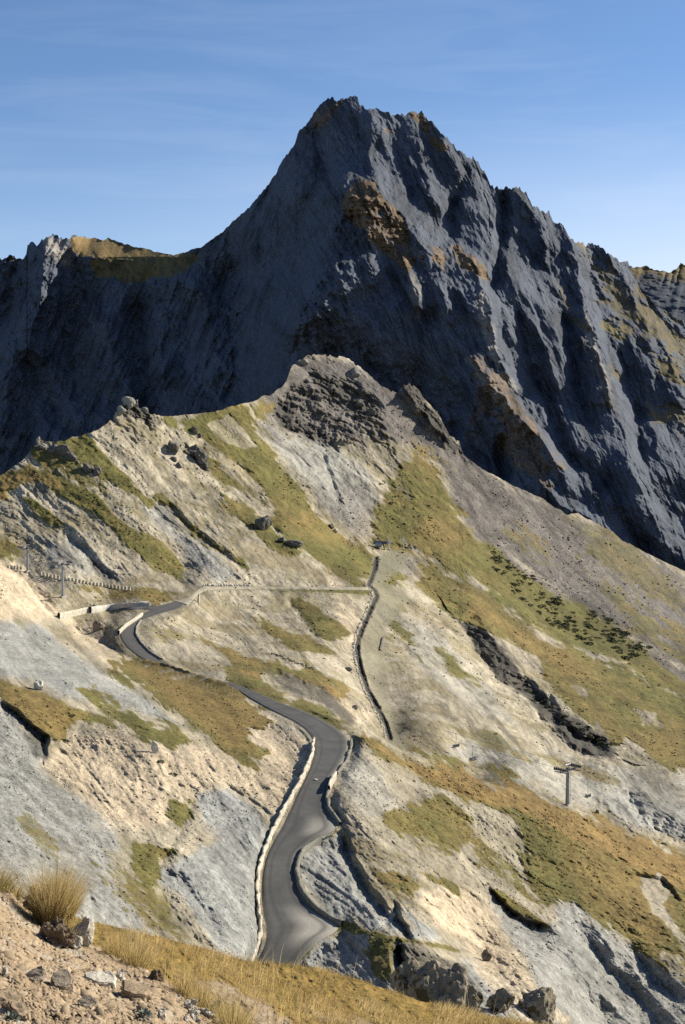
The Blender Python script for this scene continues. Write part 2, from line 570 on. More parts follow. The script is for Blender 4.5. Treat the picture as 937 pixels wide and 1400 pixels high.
SIL_B = [(-300,760),(-60,690),(0,651),(30,630),(50,606),(54,604),(75,606),(97,598),(133,588),(143,581),(155,575),(158,566),(165,556),(172,550),(185,548),(187,554),
 (196,560),(206,566),(219,569),(235,569),(253,567),(292,564),(312,557),(330,552),(345,549),(375,536),(392,520),(400,500),(412,490),(420,484),(440,486),(470,489),
 (480,494),(500,508),(515,522),(535,535),(545,537),(552,527),(560,523),(570,530),(580,545),(598,565),(612,588),(620,600),(628,606),(633,622),(660,642),(700,663),(740,680),
 (765,697),(775,703),(790,702),(815,715),(838,727),(850,738),(900,764),(937,781),(1200,900)]
def jagB(x):
    u = np.stack([x / 9.0, x * 0, x * 0], -1)
    v = np.stack([x / 3.2, x * 0 + 4, x * 0], -1)
    rocky = np.interp(x, [0,40,55,110,130,150,200,225,350,380,620,640,760,860,1000], [.3,.5,1.2,.8,.5,1.3,1.3,.3,.3,1.2,1.2,.25,.6,.25,.3])
    return rocky * (2.2 * vnoise(u) + 1.4 * vnoise(v))

B = Layer(SIL_B, interp_poly([(-300,1420),(0,1420),(300,1440),(500,1450),(1200,1470)]), -120, 1060, 1.0, 900, depth_hill, jagB, back=(12, 7.0, 0.75))
P = B.P0
X, Y = B.X, B.Y
n_a = fbm(P, 9, 5, B.px, 0.6, seed=1)           # patch edges
n_b = fbm(P, 26, 5, B.px, 0.55, seed=2)
n_c = fbm(P, 3.0, 4, B.px, 0.65, seed=3)
# rain wash runs down to the right on every flank
def wash(ang, lam, f, octs, gain=0.6, seed=0, ridged=True, wl=60, wa=10):
    wx = X + wa * fbm(np.stack([X, Y, X * 0], -1), wl, 3, seed=seed + 1); wy = Y + wa * fbm(np.stack([X, Y, X * 0 + 50], -1), wl, 3, seed=seed + 2)
    c_, s_ = math.cos(R(ang)), math.sin(R(ang))
    r = np.zeros(X.shape, np.float32); am = 1.0
    for o in range(octs):
        u = (wx * c_ + wy * s_) / (lam / f) ; v = (-wx * s_ + wy * c_) / lam
        n_ = vnoise(np.stack([u, v, u * 0 + seed * 7.1 + o * 3.3], -1))
        r += am * ((1 - 2 * np.abs(n_)) if ridged else n_)
        am *= gain; lam *= 0.5
    return r
s_far = wash(41, 13, 0.16, 4, seed=4)
s_near = wash(47, 20, 0.2, 4, seed=5)
isF = sstep(-3, 3, Y - CREST(X))
streak = s_far * (1 - isF) + s_near * isF
Z = lambda: np.zeros(X.shape, np.float32)
grass, gold, slate, scree, warm, rock, track, stony = (Z() for _ in range(8))
feather = pnoise(X, Y, 15, 5, 0.72, seed=26, ang=43, f=0.2, warp=6)
pk = dict(n=n_a * 0.45 + feather * 0.8, n2=n_b * 0.35 + n_c * 0.35 + feather * 0.5)
def G(poly, s=1.0, soft=3, amp=4, patch=0.0): paint(B, grass, poly, s, soft * 2, amp * 2.0, patch=patch, **pk)

# ---- pastures on the far hillside
G([(-120,760),(-60,700),(0,683),(20,673),(37,663),(60,663),(83,673),(110,690),(133,707),(160,733),(187,757),(213,775),(235,787),(252,793),(250,775),(233,753),(207,733),(180,717),
   (160,700),(133,680),(110,667),(83,652),(60,640),(40,632),(20,640),(0,648),(-60,690)], soft=2.5, amp=3)
G([(20,673),(43,677),(57,687),(77,707),(88,718),(80,722),(63,717),(47,703),(33,690)], soft=2, amp=2)
G([(48,613),(37,633),(83,650),(133,678),(165,702),(165,690),(150,672),(120,650),(95,632),(70,618)], .75, patch=.38)
G([(80,603),(97,597),(118,592),(133,611),(157,633),(177,653),(197,673),(213,690),(200,690),(180,677),(160,667),(143,653),(133,647),(110,627),(97,613)], soft=2, amp=2.5)
G([(205,677),(222,675),(245,697),(232,695)], soft=2, amp=2)
G([(230,573),(253,567),(290,563),(312,557),(332,550),(347,552),(345,580),(362,603),(379,623),(385,637),(412,663),(429,687),(445,703),(465,722),(485,738),(505,757),(513,765),
   (510,785),(502,800),(480,793),(455,780),(425,760),(395,740),(372,720),(372,700),(345,683),(312,667),(277,640),(277,612),(253,595)], soft=3, amp=4)
G([(297,668),(312,672),(345,697),(372,725),(405,740),(413,752),(405,768),(385,757),(350,735),(312,702),(300,690)], soft=3, amp=4, patch=.25)
G([(233,690),(253,707),(280,730),(312,750),(345,775),(340,783),(312,765),(283,743),(260,727),(240,703)], soft=2, amp=3)
G([(0,735),(18,742),(25,760),(8,772),(-40,775),(-40,740)], .8, patch=.3)
# pale stone showing through the meadow
for pl in ([(285,582),(312,570),(335,588),(352,612),(332,612),(300,600)], [(256,590),(262,588),(330,640),(380,697),(374,697),(320,648)],
           [(312,664),(318,664),(372,695),(378,706),(340,690)], [(300,640),(306,640),(350,668),(345,669)]):
    t = Z(); paint(B, t, pl, .85, 3, 4, **pk); grass *= 1 - t
# ---- around the loop road
G([(108,803),(140,803),(177,808),(213,803),(235,808),(250,815),(230,822),(213,827),(187,820),(150,822)], .85, patch=.33)
G([(187,852),(203,837),(200,845)], soft=1, amp=.5)
G([(400,820),(412,818),(430,830),(460,848),(480,865),(472,872),(450,877),(436,872),(424,855),(410,838)], soft=3, amp=3)
G([(338,835),(352,840),(380,855),(420,872),(445,884),(462,893),(455,898),(425,893),(390,880),(360,866)], soft=3, amp=3)
G([(283,800),(505,805),(508,812),(470,811),(400,809),(283,806)], .9, soft=1.5, amp=1)
G([(276,872),(312,888),(340,895),(380,903),(430,917),(462,935),(478,943),(479,957),(455,952),(420,940),(380,930),(352,922),(330,918),(300,900)], soft=3, amp=4)
G([(300,900),(330,918),(352,924),(372,938),(400,955),(440,965),(470,985),(490,1000),(470,996),(440,985),(410,975),(380,965),(350,952),(312,937)], .9, soft=3, amp=4, patch=.2)
G([(200,860),(230,855),(260,870),(240,885),(215,880)], .6, patch=.5)
# ---- near left flank
G([(-80,900),(0,925),(20,930),(43,943),(67,950),(100,963),(133,977),(160,993),(187,1007),(213,1020),(190,1012),(167,999),(140,990),(113,987),(97,993),(80,1017),(60,1007),(40,993),(20,970),(0,958),(-80,930)], soft=3, amp=3)
G([(103,940),(120,937),(150,953),(167,970),(187,977),(213,987),(240,997),(257,1013),(250,1025),(225,1018),(207,1008),(187,997),(160,987),(133,970),(117,960)], patch=.3)
G([(150,905),(187,907),(217,913),(253,923),(293,932),(317,945),(345,962),(368,987),(343,997),(340,1010),(357,1033),(357,1050),(333,1043),(307,1022),(287,1003),(262,990),(233,968),(200,945),(165,925)], patch=.12, amp=6)
G([(227,1110),(243,1093),(263,1093),(267,1110),(247,1130),(235,1125)], .9, patch=.2)
G([(183,1155),(220,1150),(260,1160),(247,1170),(222,1177),(217,1197),(203,1210),(183,1190)], .9, patch=.25)
G([(120,1170),(180,1180),(230,1230),(260,1280),(200,1280),(150,1220)], .7, patch=.55)
G([(20,690+400),(60,1110),(110,1180),(60,1170),(20,1130)], .6, patch=.62)
# ---- slope right of the road
G([(480,1001),(520,1010),(547,1028),(580,1043),(613,1045),(650,1063),(720,1084),(790,1108),(860,1138),(937,1165),(1070,1210),(1070,1360),(937,1337),(912,1322),(875,1301),(842,1278),(812,1254),(785,1232),
   (758,1228),(748,1238),(735,1225),(722,1200),(718,1170),(715,1142),(700,1120),(678,1107),(650,1099),(620,1090),(587,1077),(553,1051),(515,1032),(490,1017)], soft=3, amp=5)
for pl in ([(875,1197),(902,1197),(925,1223),(908,1237),(940,1283),(940,1300),(908,1263),(885,1237)], [(905,1300),(930,1310),(945,1340),(920,1330)]):
    t = Z(); paint(B, t, pl, .95, 3, 5, **pk); grass *= 1 - t
G([(507,1187),(560,1190),(580,1213),(567,1230),(540,1220),(520,1207)], .95, patch=.25)
G([(540,1167),(567,1183),(597,1197),(627,1210),(630,1225),(593,1210),(560,1190)], soft=2, amp=3)
G([(523,1117),(600,1080),(645,1090),(650,1140),(630,1170),(627,1195),(600,1185),(560,1150),(530,1140)], .9, patch=.5)
G([(665,1210),(692,1217),(725,1243),(752,1267),(748,1271),(712,1253),(685,1233)], soft=2, amp=2)
G([(640,1130),(700,1180),(722,1215),(745,1240),(740,1250),(700,1215),(650,1190)], .85, patch=.4)
G([(455,1262),(475,1262),(490,1268),(520,1275),(600,1290),(628,1300),(600,1296),(520,1285),(470,1270),(440,1280),(410,1314),(405,1314),(430,1282)], .9, soft=2, amp=2)
G([(500,1275),(545,1285),(540,1340),(520,1345),(505,1310)], .8, patch=.4)
# ---- middle: pistes and pastures below the cable station
G([(529,837),(545,828),(555,857),(579,887),(624,903),(660,930),(630,925),(595,907),(565,880),(525,880)], .8, patch=.25, amp=5)
G([(525,783),(539,777),(565,797),(579,793),(572,773),(590,772),(624,797),(645,803),(685,830),(718,853),(742,870),(772,887),(798,890),(842,910),(885,933),(937,957),(1070,1010),(1070,1080),(937,1055),(908,1052),(878,1030),
   (858,1013),(842,1030),(825,1007),(798,980),(768,960),(742,930),(735,905),(700,885),(665,865),(630,848),(595,827),(565,813),(545,800),(519,795)], soft=3, amp=4)
for pl in ([(655,862),(692,877),(735,897),(742,925),(720,915),(690,895)], [(545,795),(560,793),(578,810),(600,825),(570,818)], [(718,848),(742,862),(775,885),(760,885),(735,870)],
           [(785,938),(800,943),(805,955),(792,950)], [(868,970),(895,975),(905,992),(880,990)], [(840,1020),(860,1012),(905,1048),(880,1050),(855,1040)]):
    t = Z(); paint(B, t, pl, .9, 3, 4, **pk); grass *= 1 - t
G([(600,985),(680,1003),(750,1030),(830,1055),(855,1070),(830,1073),(760,1050),(690,1025),(620,1000)], .6, patch=.35)
G([(560,1025),(640,1040),(720,1060),(700,1062),(630,1050)], .8, patch=.25)
# big green slope above the station, blending into scree
G([(500,745),(512,700),(530,660),(545,625),(570,612),(605,640),(612,680),(650,735),(700,780),(770,830),(830,860),(885,890),(937,925),(1070,990),(1070,1010),(937,955),(885,930),(842,908),(798,887),(772,880),(718,845),(685,825),(640,795),(595,770),(560,752),(520,748)], soft=6, amp=6, patch=.14)
G([(520,640),(505,600),(520,590),(545,620),(535,660)], .7, patch=.45, amp=6)
G([(560,600),(590,610),(605,650),(600,680),(580,660),(560,630)], .55, patch=.4, amp=6)
G([(780,830),(870,850),(960,900),(1000,960),(937,925),(860,880)], .6, patch=.52, amp=7)
G([(690,700),(720,720),(760,750),(740,770),(700,740)], .55, patch=.55, amp=8)
G([(763,693),(800,702),(838,728),(900,768),(1000,830),(1000,870),(900,820),(850,790),(800,745),(770,715)], .55, patch=.45, amp=6)
G([(780,740),(830,790),(900,840),(990,900),(990,930),(900,870),(830,830),(790,780)], .6, patch=.58, amp=8)
G([(430,500),(470,520),(540,600),(600,640),(560,620),(480,560)], .5, patch=.6, amp=6)
G([(335,553),(360,548),(380,560),(350,575)], .8, patch=.3)

# golden tint of autumn grass
gold += np.clip(0.2 + 0.32 * n_b + 0.22 * n_c, 0, 1)
def Y_(poly, s=1, soft=12, amp=8): paint(B, gold, poly, s, soft, amp, **pk)
Y_([(490,1003),(580,1043),(700,1075),(790,1108),(937,1165),(1070,1210),(1070,1270),(937,1220),(860,1190),(790,1150),(720,1110),(640,1093),(580,1070)], .97, 8)
Y_([(740,1130),(850,1170),(940,1230),(900,1300),(840,1260),(780,1200)], .68, 20, 14)
Y_([(0,925),(60,945),(120,975),(80,1017),(40,993),(0,958)], .72)
Y_([(170,910),(300,932),(345,962),(368,987),(340,1010),(355,1045),(300,1010),(240,965)], .72)
Y_([(-60,690),(0,650),(40,634),(80,660),(30,668),(0,685)], .85)
Y_([(330,918),(420,930),(479,945),(479,957),(420,940)], .9, 6)
Y_([(276,872),(330,895),(380,905),(360,918),(310,900)], .8, 6)
Y_([(640,803),(700,850),(780,890),(820,930),(760,920),(700,880),(640,840)], .7)
Y_([(555,700),(620,715),(650,760),(600,752),(560,735)], .62)
Y_([(840,1000),(937,1000),(937,1050),(870,1030)], .6)
Y_([(770,940),(840,975),(840,1020),(800,975)], .55)
gold = np.clip(gold, 0, 1)
green = Z()
paint(B, green, [(632,740),(665,742),(700,768),(760,808),(835,848),(890,888),(880,915),(840,900),(800,895),(770,875),(700,815),(640,760)], .95, 6, 5, **pk)
paint(B, grass, [(632,740),(665,742),(700,768),(760,808),(835,848),(890,888),(880,915),(840,900),(800,895),(770,875),(700,815),(640,760)], .9, 8, 6, **pk)
for pl in ([(80,603),(118,592),(213,690),(200,690)], [(235,570),(345,555),(345,580),(440,700),(400,700),(300,600)], [(500,745),(530,690),(580,700),(560,745)], [(410,1314),(460,1262),(625,1300)], [(540,1167),(627,1210),(630,1225)],
           [(345,700),(413,752),(405,768),(350,735)], [(283,800),(505,805),(508,812),(283,806)], [(515,800),(550,808),(540,850),(520,870)], [(880,925),(937,950),(1000,1000),(880,960)], [(103,940),(257,1013),(250,1025),(117,960)]):
    paint(B, green, pl, .9, 8, 5, **pk)
gold *= 1 - 0.8 * green

# ---- bare ground kinds
def S(poly, s=1.0, soft=6, amp=8, patch=0.0): paint(B, slate, poly, s, soft, amp, patch=patch, **pk)
S([(-80,840),(0,847),(47,853),(77,873),(110,897),(140,923),(173,943),(207,963),(240,990),(187,970),(113,960),(90,957),(67,943),(0,923),(-80,900)], .9, patch=.22)
S([(0,960),(20,975),(45,1010),(70,1060),(130,1090),(160,1130),(150,1200),(240,1300),(0,1330),(-80,1300),(-80,950)], .85, 10, patch=.15)
S([(270,1083),(313,1077),(353,1110),(373,1137),(367,1163),(353,1190),(355,1312),(300,1310),(250,1223),(217,1203),(213,1193),(260,1165),(300,1150),(273,1120)], 1, 5, 5)
S([(430,1150),(467,1140),(480,1173),(507,1227),(547,1267),(567,1285),(513,1270),(490,1256),(447,1250),(411,1218),(404,1185)], .9)
S([(405,1325),(440,1285),(480,1278),(545,1290),(545,1360),(480,1360)], 1)
S([(547,1240),(593,1267),(603,1285),(567,1288)], 1, 4)
S([(600,1330),(650,1312),(700,1350),(700,1420),(560,1400)], .9)
S([(655,1216),(692,1247),(725,1263),(758,1267),(772,1230),(798,1240),(825,1263),(858,1290),(892,1310),(937,1350),(1060,1400),(1060,1470),(740,1470),(700,1400),(730,1350),(690,1290)], .85, patch=.15)
S([(460,1010),(520,1050),(560,1130),(500,1110),(462,1070)], .5, patch=.3)
S([(60,735),(120,745),(170,790),(120,790),(70,760)], .6, patch=.45)
S([(195,690),(225,690),(262,735),(340,790),(300,795),(250,750),(205,715)], .75, patch=.3)
S([(530,830),(600,860),(640,900),(700,990),(640,970),(560,890)], .5, patch=.4)
S([(345,580),(420,590),(500,640),(520,690),(480,720),(430,680),(380,620)], .7, 12, patch=.3)
S([(640,1000),(700,1010),(840,1050),(1000,1060),(1000,1160),(800,1100),(600,1040)], .55, patch=.45)
S([(800,1070),(1000,1110),(1000,1170),(860,1130)], .8)
def W(poly, s=1.0, soft=8, amp=8, patch=0.0): paint(B, warm, poly, s, soft, amp, patch=patch, **pk)
W([(-80,750),(0,755),(30,775),(60,800),(80,830),(82,846),(-80,850)], .8)
W([(85,850),(125,855),(150,890),(215,908),(280,930),(240,950),(150,910),(110,880)], .6, patch=.3)
W([(100,1000),(160,992),(230,1020),(290,1020),(340,1050),(400,1010),(426,1022),(420,1050),(380,1120),(360,1100),(310,1075),(270,1080),(240,1120),(200,1140),(150,1130),(100,1090),(60,1050)], .85, 10, patch=.2)
W([(340,1000),(370,985),(420,1010),(425,1040),(380,1060),(350,1040)], .75)
W([(318,940),(345,958),(380,985),(365,985),(335,962)], .9, 3, 2)
W([(560,1225),(620,1205),(660,1218),(690,1270),(720,1310),(740,1360),(700,1345),(650,1290),(600,1270)], .95)
W([(640,1290),(720,1330),(780,1400),(720,1400),(660,1340)], .75)
W([(450,780),(505,850),(490,890),(470,880),(460,850)], .6)
W([(455,945),(500,960),(520,1000),(480,985)], .6, patch=.3)
def D_(poly, s=1.0, soft=10, amp=9, patch=0.0): paint(B, scree, poly, s, soft, amp, patch=patch, **pk)
D_([(345,552),(380,535),(400,490),(480,492),(560,530),(627,613),(700,665),(770,697),(840,727),(937,781),(1070,850),(1070,980),(937,922),(880,885),(800,840),(720,780),(660,735),(620,690),(600,640),(560,610),(510,600),(470,600),(430,600),(380,590)], .97)
D_([(612,650),(660,720),(720,770),(800,830),(880,880),(940,915),(1070,970),(1070,1000),(930,945),(870,908),(790,858),(700,788),(640,735)], .9, 6, 5)
D_([(440,690),(470,650),(520,690),(510,740),(490,745),(460,720)], .65, 14, patch=.25)
D_([(530,765),(560,752),(575,775),(560,790),(520,790),(512,770)], .55)
def K_(poly, s=1.0, soft=4, amp=5, patch=0.0): paint(B, rock, poly, s, soft, amp, patch=patch, **pk)
K_([(430,515),(445,508),(480,520),(515,545),(520,570),(490,570),(460,558),(435,545)], .6, patch=.4)
K_([(375,560),(395,550),(400,575),(440,590),(470,600),(460,612),(420,600),(385,590)], .6, patch=.4)
K_([(500,575),(520,590),(545,630),(560,680),(540,670),(515,620)], .6, patch=.5)
K_([(545,525),(562,522),(600,570),(628,610),(620,622),(595,592),(570,562)], .95)
K_([(156,560),(172,546),(190,550),(215,580),(190,575),(165,570)], .9, patch=.25)
K_([(625,848),(645,857),(675,870),(698,900),(722,933),(745,947),(768,970),(812,997),(842,1023),(845,1036),(815,1036),(785,1028),(758,1000),(735,970),(705,943),(678,927),(662,903),(645,873)], .9, 3, 3)  # gully wall: its shade painted in with the dark rock colour
K_([(213,693),(230,690),(247,710),(260,720),(240,730),(225,715)], .6)
K_([(365,915),(400,925),(440,940),(485,985),(480,990),(440,962),(400,945),(375,935)], .75, patch=.3)
K_([(30,985),(60,1010),(65,1035),(45,1030)], .7, patch=.3)
K_([(540,1290),(565,1290),(640,1330),(650,1380),(540,1350)], .7, patch=.2)
K_([(120,757),(133,767),(147,780),(160,793),(140,790),(123,773)], .6)
# ditch: dark stones, with the shade of the trench painted into the same band
ditch = [(512,764),(511,775),(505,793),(502,800),(510,807),(513,816),(506,830),(496,853),(488,873),(486,890),(491,915),(500,942),(514,968),(525,990),(531,1010)]
dd, ds, _ = seg_dist(X[:, 590:690], Y[:, 590:690], [(x + 2, y) for x, y in ditch])
rock[:, 590:690] = np.maximum(rock[:, 590:690], sstep(4.2, 1.5, dd + n_a[:, 590:690]))
# gravel of the ski piste
paint(B, track, [(515,800),(545,803),(560,810),(548,835),(532,860),(526,900),(532,945),(548,1000),(556,1022),(532,1022),(512,965),(497,920),(491,882),(506,842)], .7, 6, 5, **pk)
paint(B, track, [(512,765),(530,752),(560,757),(552,775),(520,800),(506,798)], .9, 3, 2, **pk)
paint(B, track, [(275,804),(505,803),(505,806.5),(275,809)], .6, 1.2, .6, **pk)
# stony ground everywhere that is bare
stony += np.clip(0.55 + 0.5 * n_b, 0, 1) * (1 - 0.9 * grass)
paint(B, stony, [(620,1095),(680,1110),(720,1150),(720,1200),(690,1215),(640,1190),(640,1140)], 1, 6, 6, **pk)

thin = np.clip(0.30 + 0.35 * n_b + 0.3 * n_a, 0, .46) * (1 - .75 * np.clip(slate, 0, 1)) * (1 - .6 * np.clip(warm, 0, 1)) * (1 - .75 * np.clip(scree, 0, 1))
rsd0 = np.full(X.shape, -99., np.float32)
grass = np.maximum(grass, thin)
grass *= 1 - 0.85 * np.clip(rock, 0, 1)
# ---- relief (all in metres of true distance)
rs = np.full(X.shape, -99, np.float32)
c0, c1 = 120 + 130, 120 + 500
rs[:, c0:c1] = poly_sdf(X[:, c0:c1], Y[:, c0:c1], road_poly)
flat = sstep(6, 0, -rs)              # 1 on the road
quiet = 1 - flat
gul = Z(); paint(B, gul, [(620,840),(700,895),(850,1025),(850,1050),(770,1035),(690,945),(640,880)], 1, 8, 3, **pk)
rough = np.clip(0.9 * rock * (1 - .9 * gul) + 0.55 + 0.35 * warm + 0.2 * stony, 0, 1.8) * (1 - 0.62 * np.clip(grass, 0, 1)) * (1 - 0.72 * np.clip(scree, 0, 1)) * (1 - 0.75 * np.clip(track, 0, 1))
piste = Z(); paint(B, piste, [(515,800),(560,808),(590,900),(700,990),(840,1050),(937,1055),(937,1110),(800,1110),(640,1060),(540,1030),(490,900)], 1, 12, 4, **pk)
rough *= 1 - 0.6 * piste
crag = Z()
for pl in ([(375,555),(430,505),(480,515),(520,555),(545,640),(510,600),(460,612),(385,592)], [(545,525),(562,522),(628,610),(620,622)], [(156,560),(172,546),(190,550),(225,590),(190,580)], [(255,610),(290,640),(280,645),(250,620)]):
    paint(B, crag, pl, 1, 6, 5, **pk)
cliffs = Z()
for pl in ([(30,985),(100,1000),(230,1020),(300,1040),(290,1080),(240,1130),(100,1090),(50,1040)], [(545,1170),(640,1200),(690,1260),(660,1300),(560,1240),(520,1200)], [(620,1095),(720,1140),(720,1210),(640,1200)], [(190,1150),(260,1170),(330,1300),(250,1300),(210,1230)],
           [(-100,760),(40,790),(80,840),(-100,850)], [(430,940),(530,1010),(480,990)]):
    paint(B, cliffs, pl, 1, 10, 8, **pk)
amp = np.where(isF > .5, 0.55, 1.0)
d_near = (0.5, -0.5, -0.6)
n_d = fbm(P, 1.6, 4, B.px, 0.75, seed=21) * np.where(isF > .5, 0.5, 1.0)
B.D += quiet * rough * ((s_far * 1.0 * (1 - isF)) + s_near * 0.55 * isF + n_d * 0.2)
B.D += quiet * (n_b * 2.0 * amp + n_c * 0.32 * rough + n_a * 0.5 * rough)
mpx = B.D0 / FPX
B.D += quiet * crag * mpx * (pnoise(X, Y, 24, 5, 0.6, seed=8) * 10 + pnoise(X, Y, 9, 4, 0.65, True, seed=9, ang=22, f=.25, warp=6) * 4.5)
B.D += quiet * cliffs * mpx * (pnoise(X, Y, 34, 3, 0.5, seed=10) * 7 + pnoise(X, Y, 17, 4, 0.62, True, seed=11, ang=55, f=0.3, warp=10) * 3.6 + pnoise(X, Y, 6, 2, .7, seed=13) * 1.2)
bare = np.clip(1 - grass, 0, 1) * (1 - 0.6 * np.clip(scree, 0, 1)) * (1 - .6 * piste)
B.D += quiet * bare * mpx * (pnoise(X, Y, 46, 6, 0.55, seed=12) * 5.5 + pnoise(X, Y, 6, 3, 0.75, seed=14) * 1.0 + pnoise(X, Y, 9, 3, 0.75, True, seed=15, ang=46, f=.16, warp=6) * 1.25)
# terracettes in the pasture
B.D += quiet * grass * (0.35 * n_c + 0.2 * fbm(P, 1.2, 3, B.px, seed=12))
def C(pl, amp, wn, wp, power=1.0, rough=0.25): carve(B, pl, amp, wn, wp, power, rough)
C([(625,848),(645,873),(662,903),(678,927),(705,943),(735,970),(758,1000),(785,1027),(835,1037)], 26, 56, 27, 1.0, .06)
C([(213,692),(236,692),(250,712),(283,743),(312,763),(345,780)], 4.5, 14, 8)
C([(85,725),(120,757),(140,782),(160,795)], 5, 16, 9)
C([(700,925),(740,962),(785,1003),(832,1030)], 13, 10, 46, 1.0, .1)
C([(848,1083),(872,1112),(895,1132),(950,1160)], 9, 22, 26)
C([(800,1085),(840,1115),(870,1140)], 4, 18, 12)
C([(360,915),(400,929),(440,944),(470,965),(487,990)], 6, 26, 9)
C([(700,1245),(735,1275),(760,1310),(800,1360),(850,1420)], 2.6, 34, 20, rough=.1)
C([(772,1240),(800,1275),(830,1320),(870,1360),(920,1420)], 2.8, 34, 18, rough=.1)
C([(850,1290),(880,1320),(937,1375)], 2.4, 26, 16, rough=.1)
C([(640,1290),(690,1335),(760,1410)], 2, 30, 18, rough=.1)
C([(665,1213),(690,1238),(712,1256),(750,1272)], 4, 22, 5)
C([(0,958),(20,971),(40,994),(62,1012),(62,1035)], 5, 20, 6)
C([(270,1085),(245,1140),(215,1195),(235,1245),(290,1305)], 1.2, 16, 12)
C([(215,1195),(245,1200),(270,1230),(310,1290)], 1.2, 14, 9)
C([(467,1140),(478,1170),(500,1215),(545,1268)], 4, 16, 10)
C([(540,1238),(545,1262),(560,1285)], 3, 10, 6)
C([(440,620),(455,660),(468,695)], 3, 10, 5)
C([(330,645),(365,700),(380,735)], 3, 22, 14)
C([(378,640),(405,665),(440,700)], 4, 28, 12)
C([(270,600),(300,640),(345,690)], 3, 20, 14)
C([(392,822),(410,840),(425,862),(440,875)], 4, 14, 10)
C([(335,835),(370,858),(425,893)], -3, 16, 16)
C([(460,735),(490,748),(510,765)], 3, 8, 5)
C([(500,741),(530,746),(570,752)], 3, 5, 6)
C([(640,790),(720,848),(790,890),(885,935),(960,970)], 3, 14, 10)
C([(830,955),(870,975),(910,995)], 4, 12, 8)
C([(840,1010),(870,1035),(910,1055)], 3, 10, 8)
C([(868,1197),(905,1205),(930,1235)], 2.5, 18, 6)
C([(600,590),(625,610),(640,640)], 4, 14, 12)
C([(552,524),(575,555),(600,590),(622,612)], -13, 14, 34)
C([(700,680),(790,745),(870,800),(960,860)], 3, 18, 14)
C([(175,550),(215,590),(245,625)], -4, 22, 26)
C([(545,1292),(548,1330),(560,1360)], 5, 12, 8)
C([(310,1075),(340,1092),(372,1115)], 1.2, 5, 3)
for k in range(26):                      # rain gullies in the grey bowl beside the road
    x0_, y0_ = 410 + 62 * k / 25 + random.uniform(-3, 3), 1212 - 70 * (k / 25) ** 0.7 + random.uniform(-3, 3)
    ln_ = random.uniform(.5, 1.2)
    C([(x0_, y0_), (x0_ + 34 * ln_, y0_ + (22 + .5 * k) * ln_), (x0_ + 78 * ln_, y0_ + (48 + 1.6 * k) * ln_)], random.uniform(.08, .3), random.uniform(3, 7), random.uniform(2, 4))
ddx = B.D[:, 590:690]
ddx += (4.2 * np.clip(1.3 - dd / 3.6, 0, 1)).astype(np.float32)
B.D = (B.D0 + (B.D - B.D0) * sstep(0, .9, quiet)).astype(np.float32)

stack = lambda a, b, c, d: np.stack([np.clip(q, 0, 1) for q in (a, b, c, d)], -1).astype(np.float32)
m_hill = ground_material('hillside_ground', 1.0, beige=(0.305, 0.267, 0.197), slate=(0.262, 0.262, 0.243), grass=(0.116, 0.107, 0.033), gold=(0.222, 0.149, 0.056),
                         scree=(0.122, 0.109, 0.097), warm=(0.48, 0.39, 0.27), rock=(0.046, 0.043, 0.037), track=(0.185, 0.172, 0.118))  # crag rock, darkened further so it carries the gully wall's shade
tone = 0.5 + 0.5 * (0.6 * pnoise(X, Y, 9, 4, 0.8, seed=70, ang=44, f=0.13, warp=9) + 0.16 * pnoise(X, Y, 30, 2, 0.6, seed=72, warp=10) + 0.3 * pnoise(X, Y, 8, 3, 0.8, seed=74)) * (1 - 0.35 * isF)
tone = np.clip(tone, 0, 1).astype(np.float32)
cov3 = lambda t: np.stack([t, t * 0, t * 0, t * 0], -1)
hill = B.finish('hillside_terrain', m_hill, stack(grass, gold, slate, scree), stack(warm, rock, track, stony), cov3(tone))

# ---- loose stones on the bare flanks and tussocks in the turf: countless, one object each
def scatter(name, n, region, accept, smin, smax, flat_, seed, label, cat, tone_rng, lift=.25):
    r_ = np.random.default_rng(seed)
    px = r_.uniform(region[0], region[2], n); py = r_.uniform(region[1], region[3], n)
    ci = np.clip((px - B.x0) / B.step, 0, len(B.xs) - 1).astype(int)
    tt = np.clip((py - B.ys[ci]) / (B.yb[ci] - B.ys[ci]), 0, 1) ** (1 / 1.08)
    ri = np.clip(tt * (len(B.t) - 1), 0, len(B.t) - 1).astype(int)
    ok = (py > B.ys[ci] + 3) & (r_.random(n) < accept[ri, ci])
    px, py, ci, ri = px[ok], py[ok], ci[ok], ri[ok]; n = len(px)
    p = B.at(px, py)
    sz = B.D[ri, ci] / FPX * smin * (smax / smin) ** (r_.random(n) ** 3.0)
    o8 = np.array([[1,0,0],[0,1,0],[-1,0,0],[0,-1,0],[0,0,1],[0,0,-1]], float)
    az = r_.uniform(0, 6.28, n); ca, sa = np.cos(az), np.sin(az)
    V = o8[None] * r_.uniform(.55, 1.25, (n, 6, 1)) + r_.normal(size=(n, 6, 3)) * .16
    V[..., 2] *= flat_
    V = np.stack([V[..., 0] * ca[:, None] - V[..., 1] * sa[:, None], V[..., 0] * sa[:, None] + V[..., 1] * ca[:, None], V[..., 2]], -1)
    V = V * sz[:, None, None] + p[:, None] + np.array([0, 0, 1.]) * (sz * lift * flat_)[:, None, None]
    T8 = np.array([[0,1,4],[1,2,4],[2,3,4],[3,0,4],[1,0,5],[2,1,5],[3,2,5],[0,3,5]])
    F = (np.arange(n) * 6)[:, None, None] + T8[None]
    rp6 = lambda a: np.repeat(a[ri, ci][:, None], 6, 1)
    tn_ = np.repeat(r_.uniform(*tone_rng, n)[:, None], 6, 1)
    me = np_mesh(name, V, F.reshape(-1, 3), {'cov1': rp6(cov_1), 'cov2': rp6(cov_2), 'cov3': cov3(tn_)}, smooth=False)
    return tag(link(name, me, m_hill), label, cat, kind='stuff')
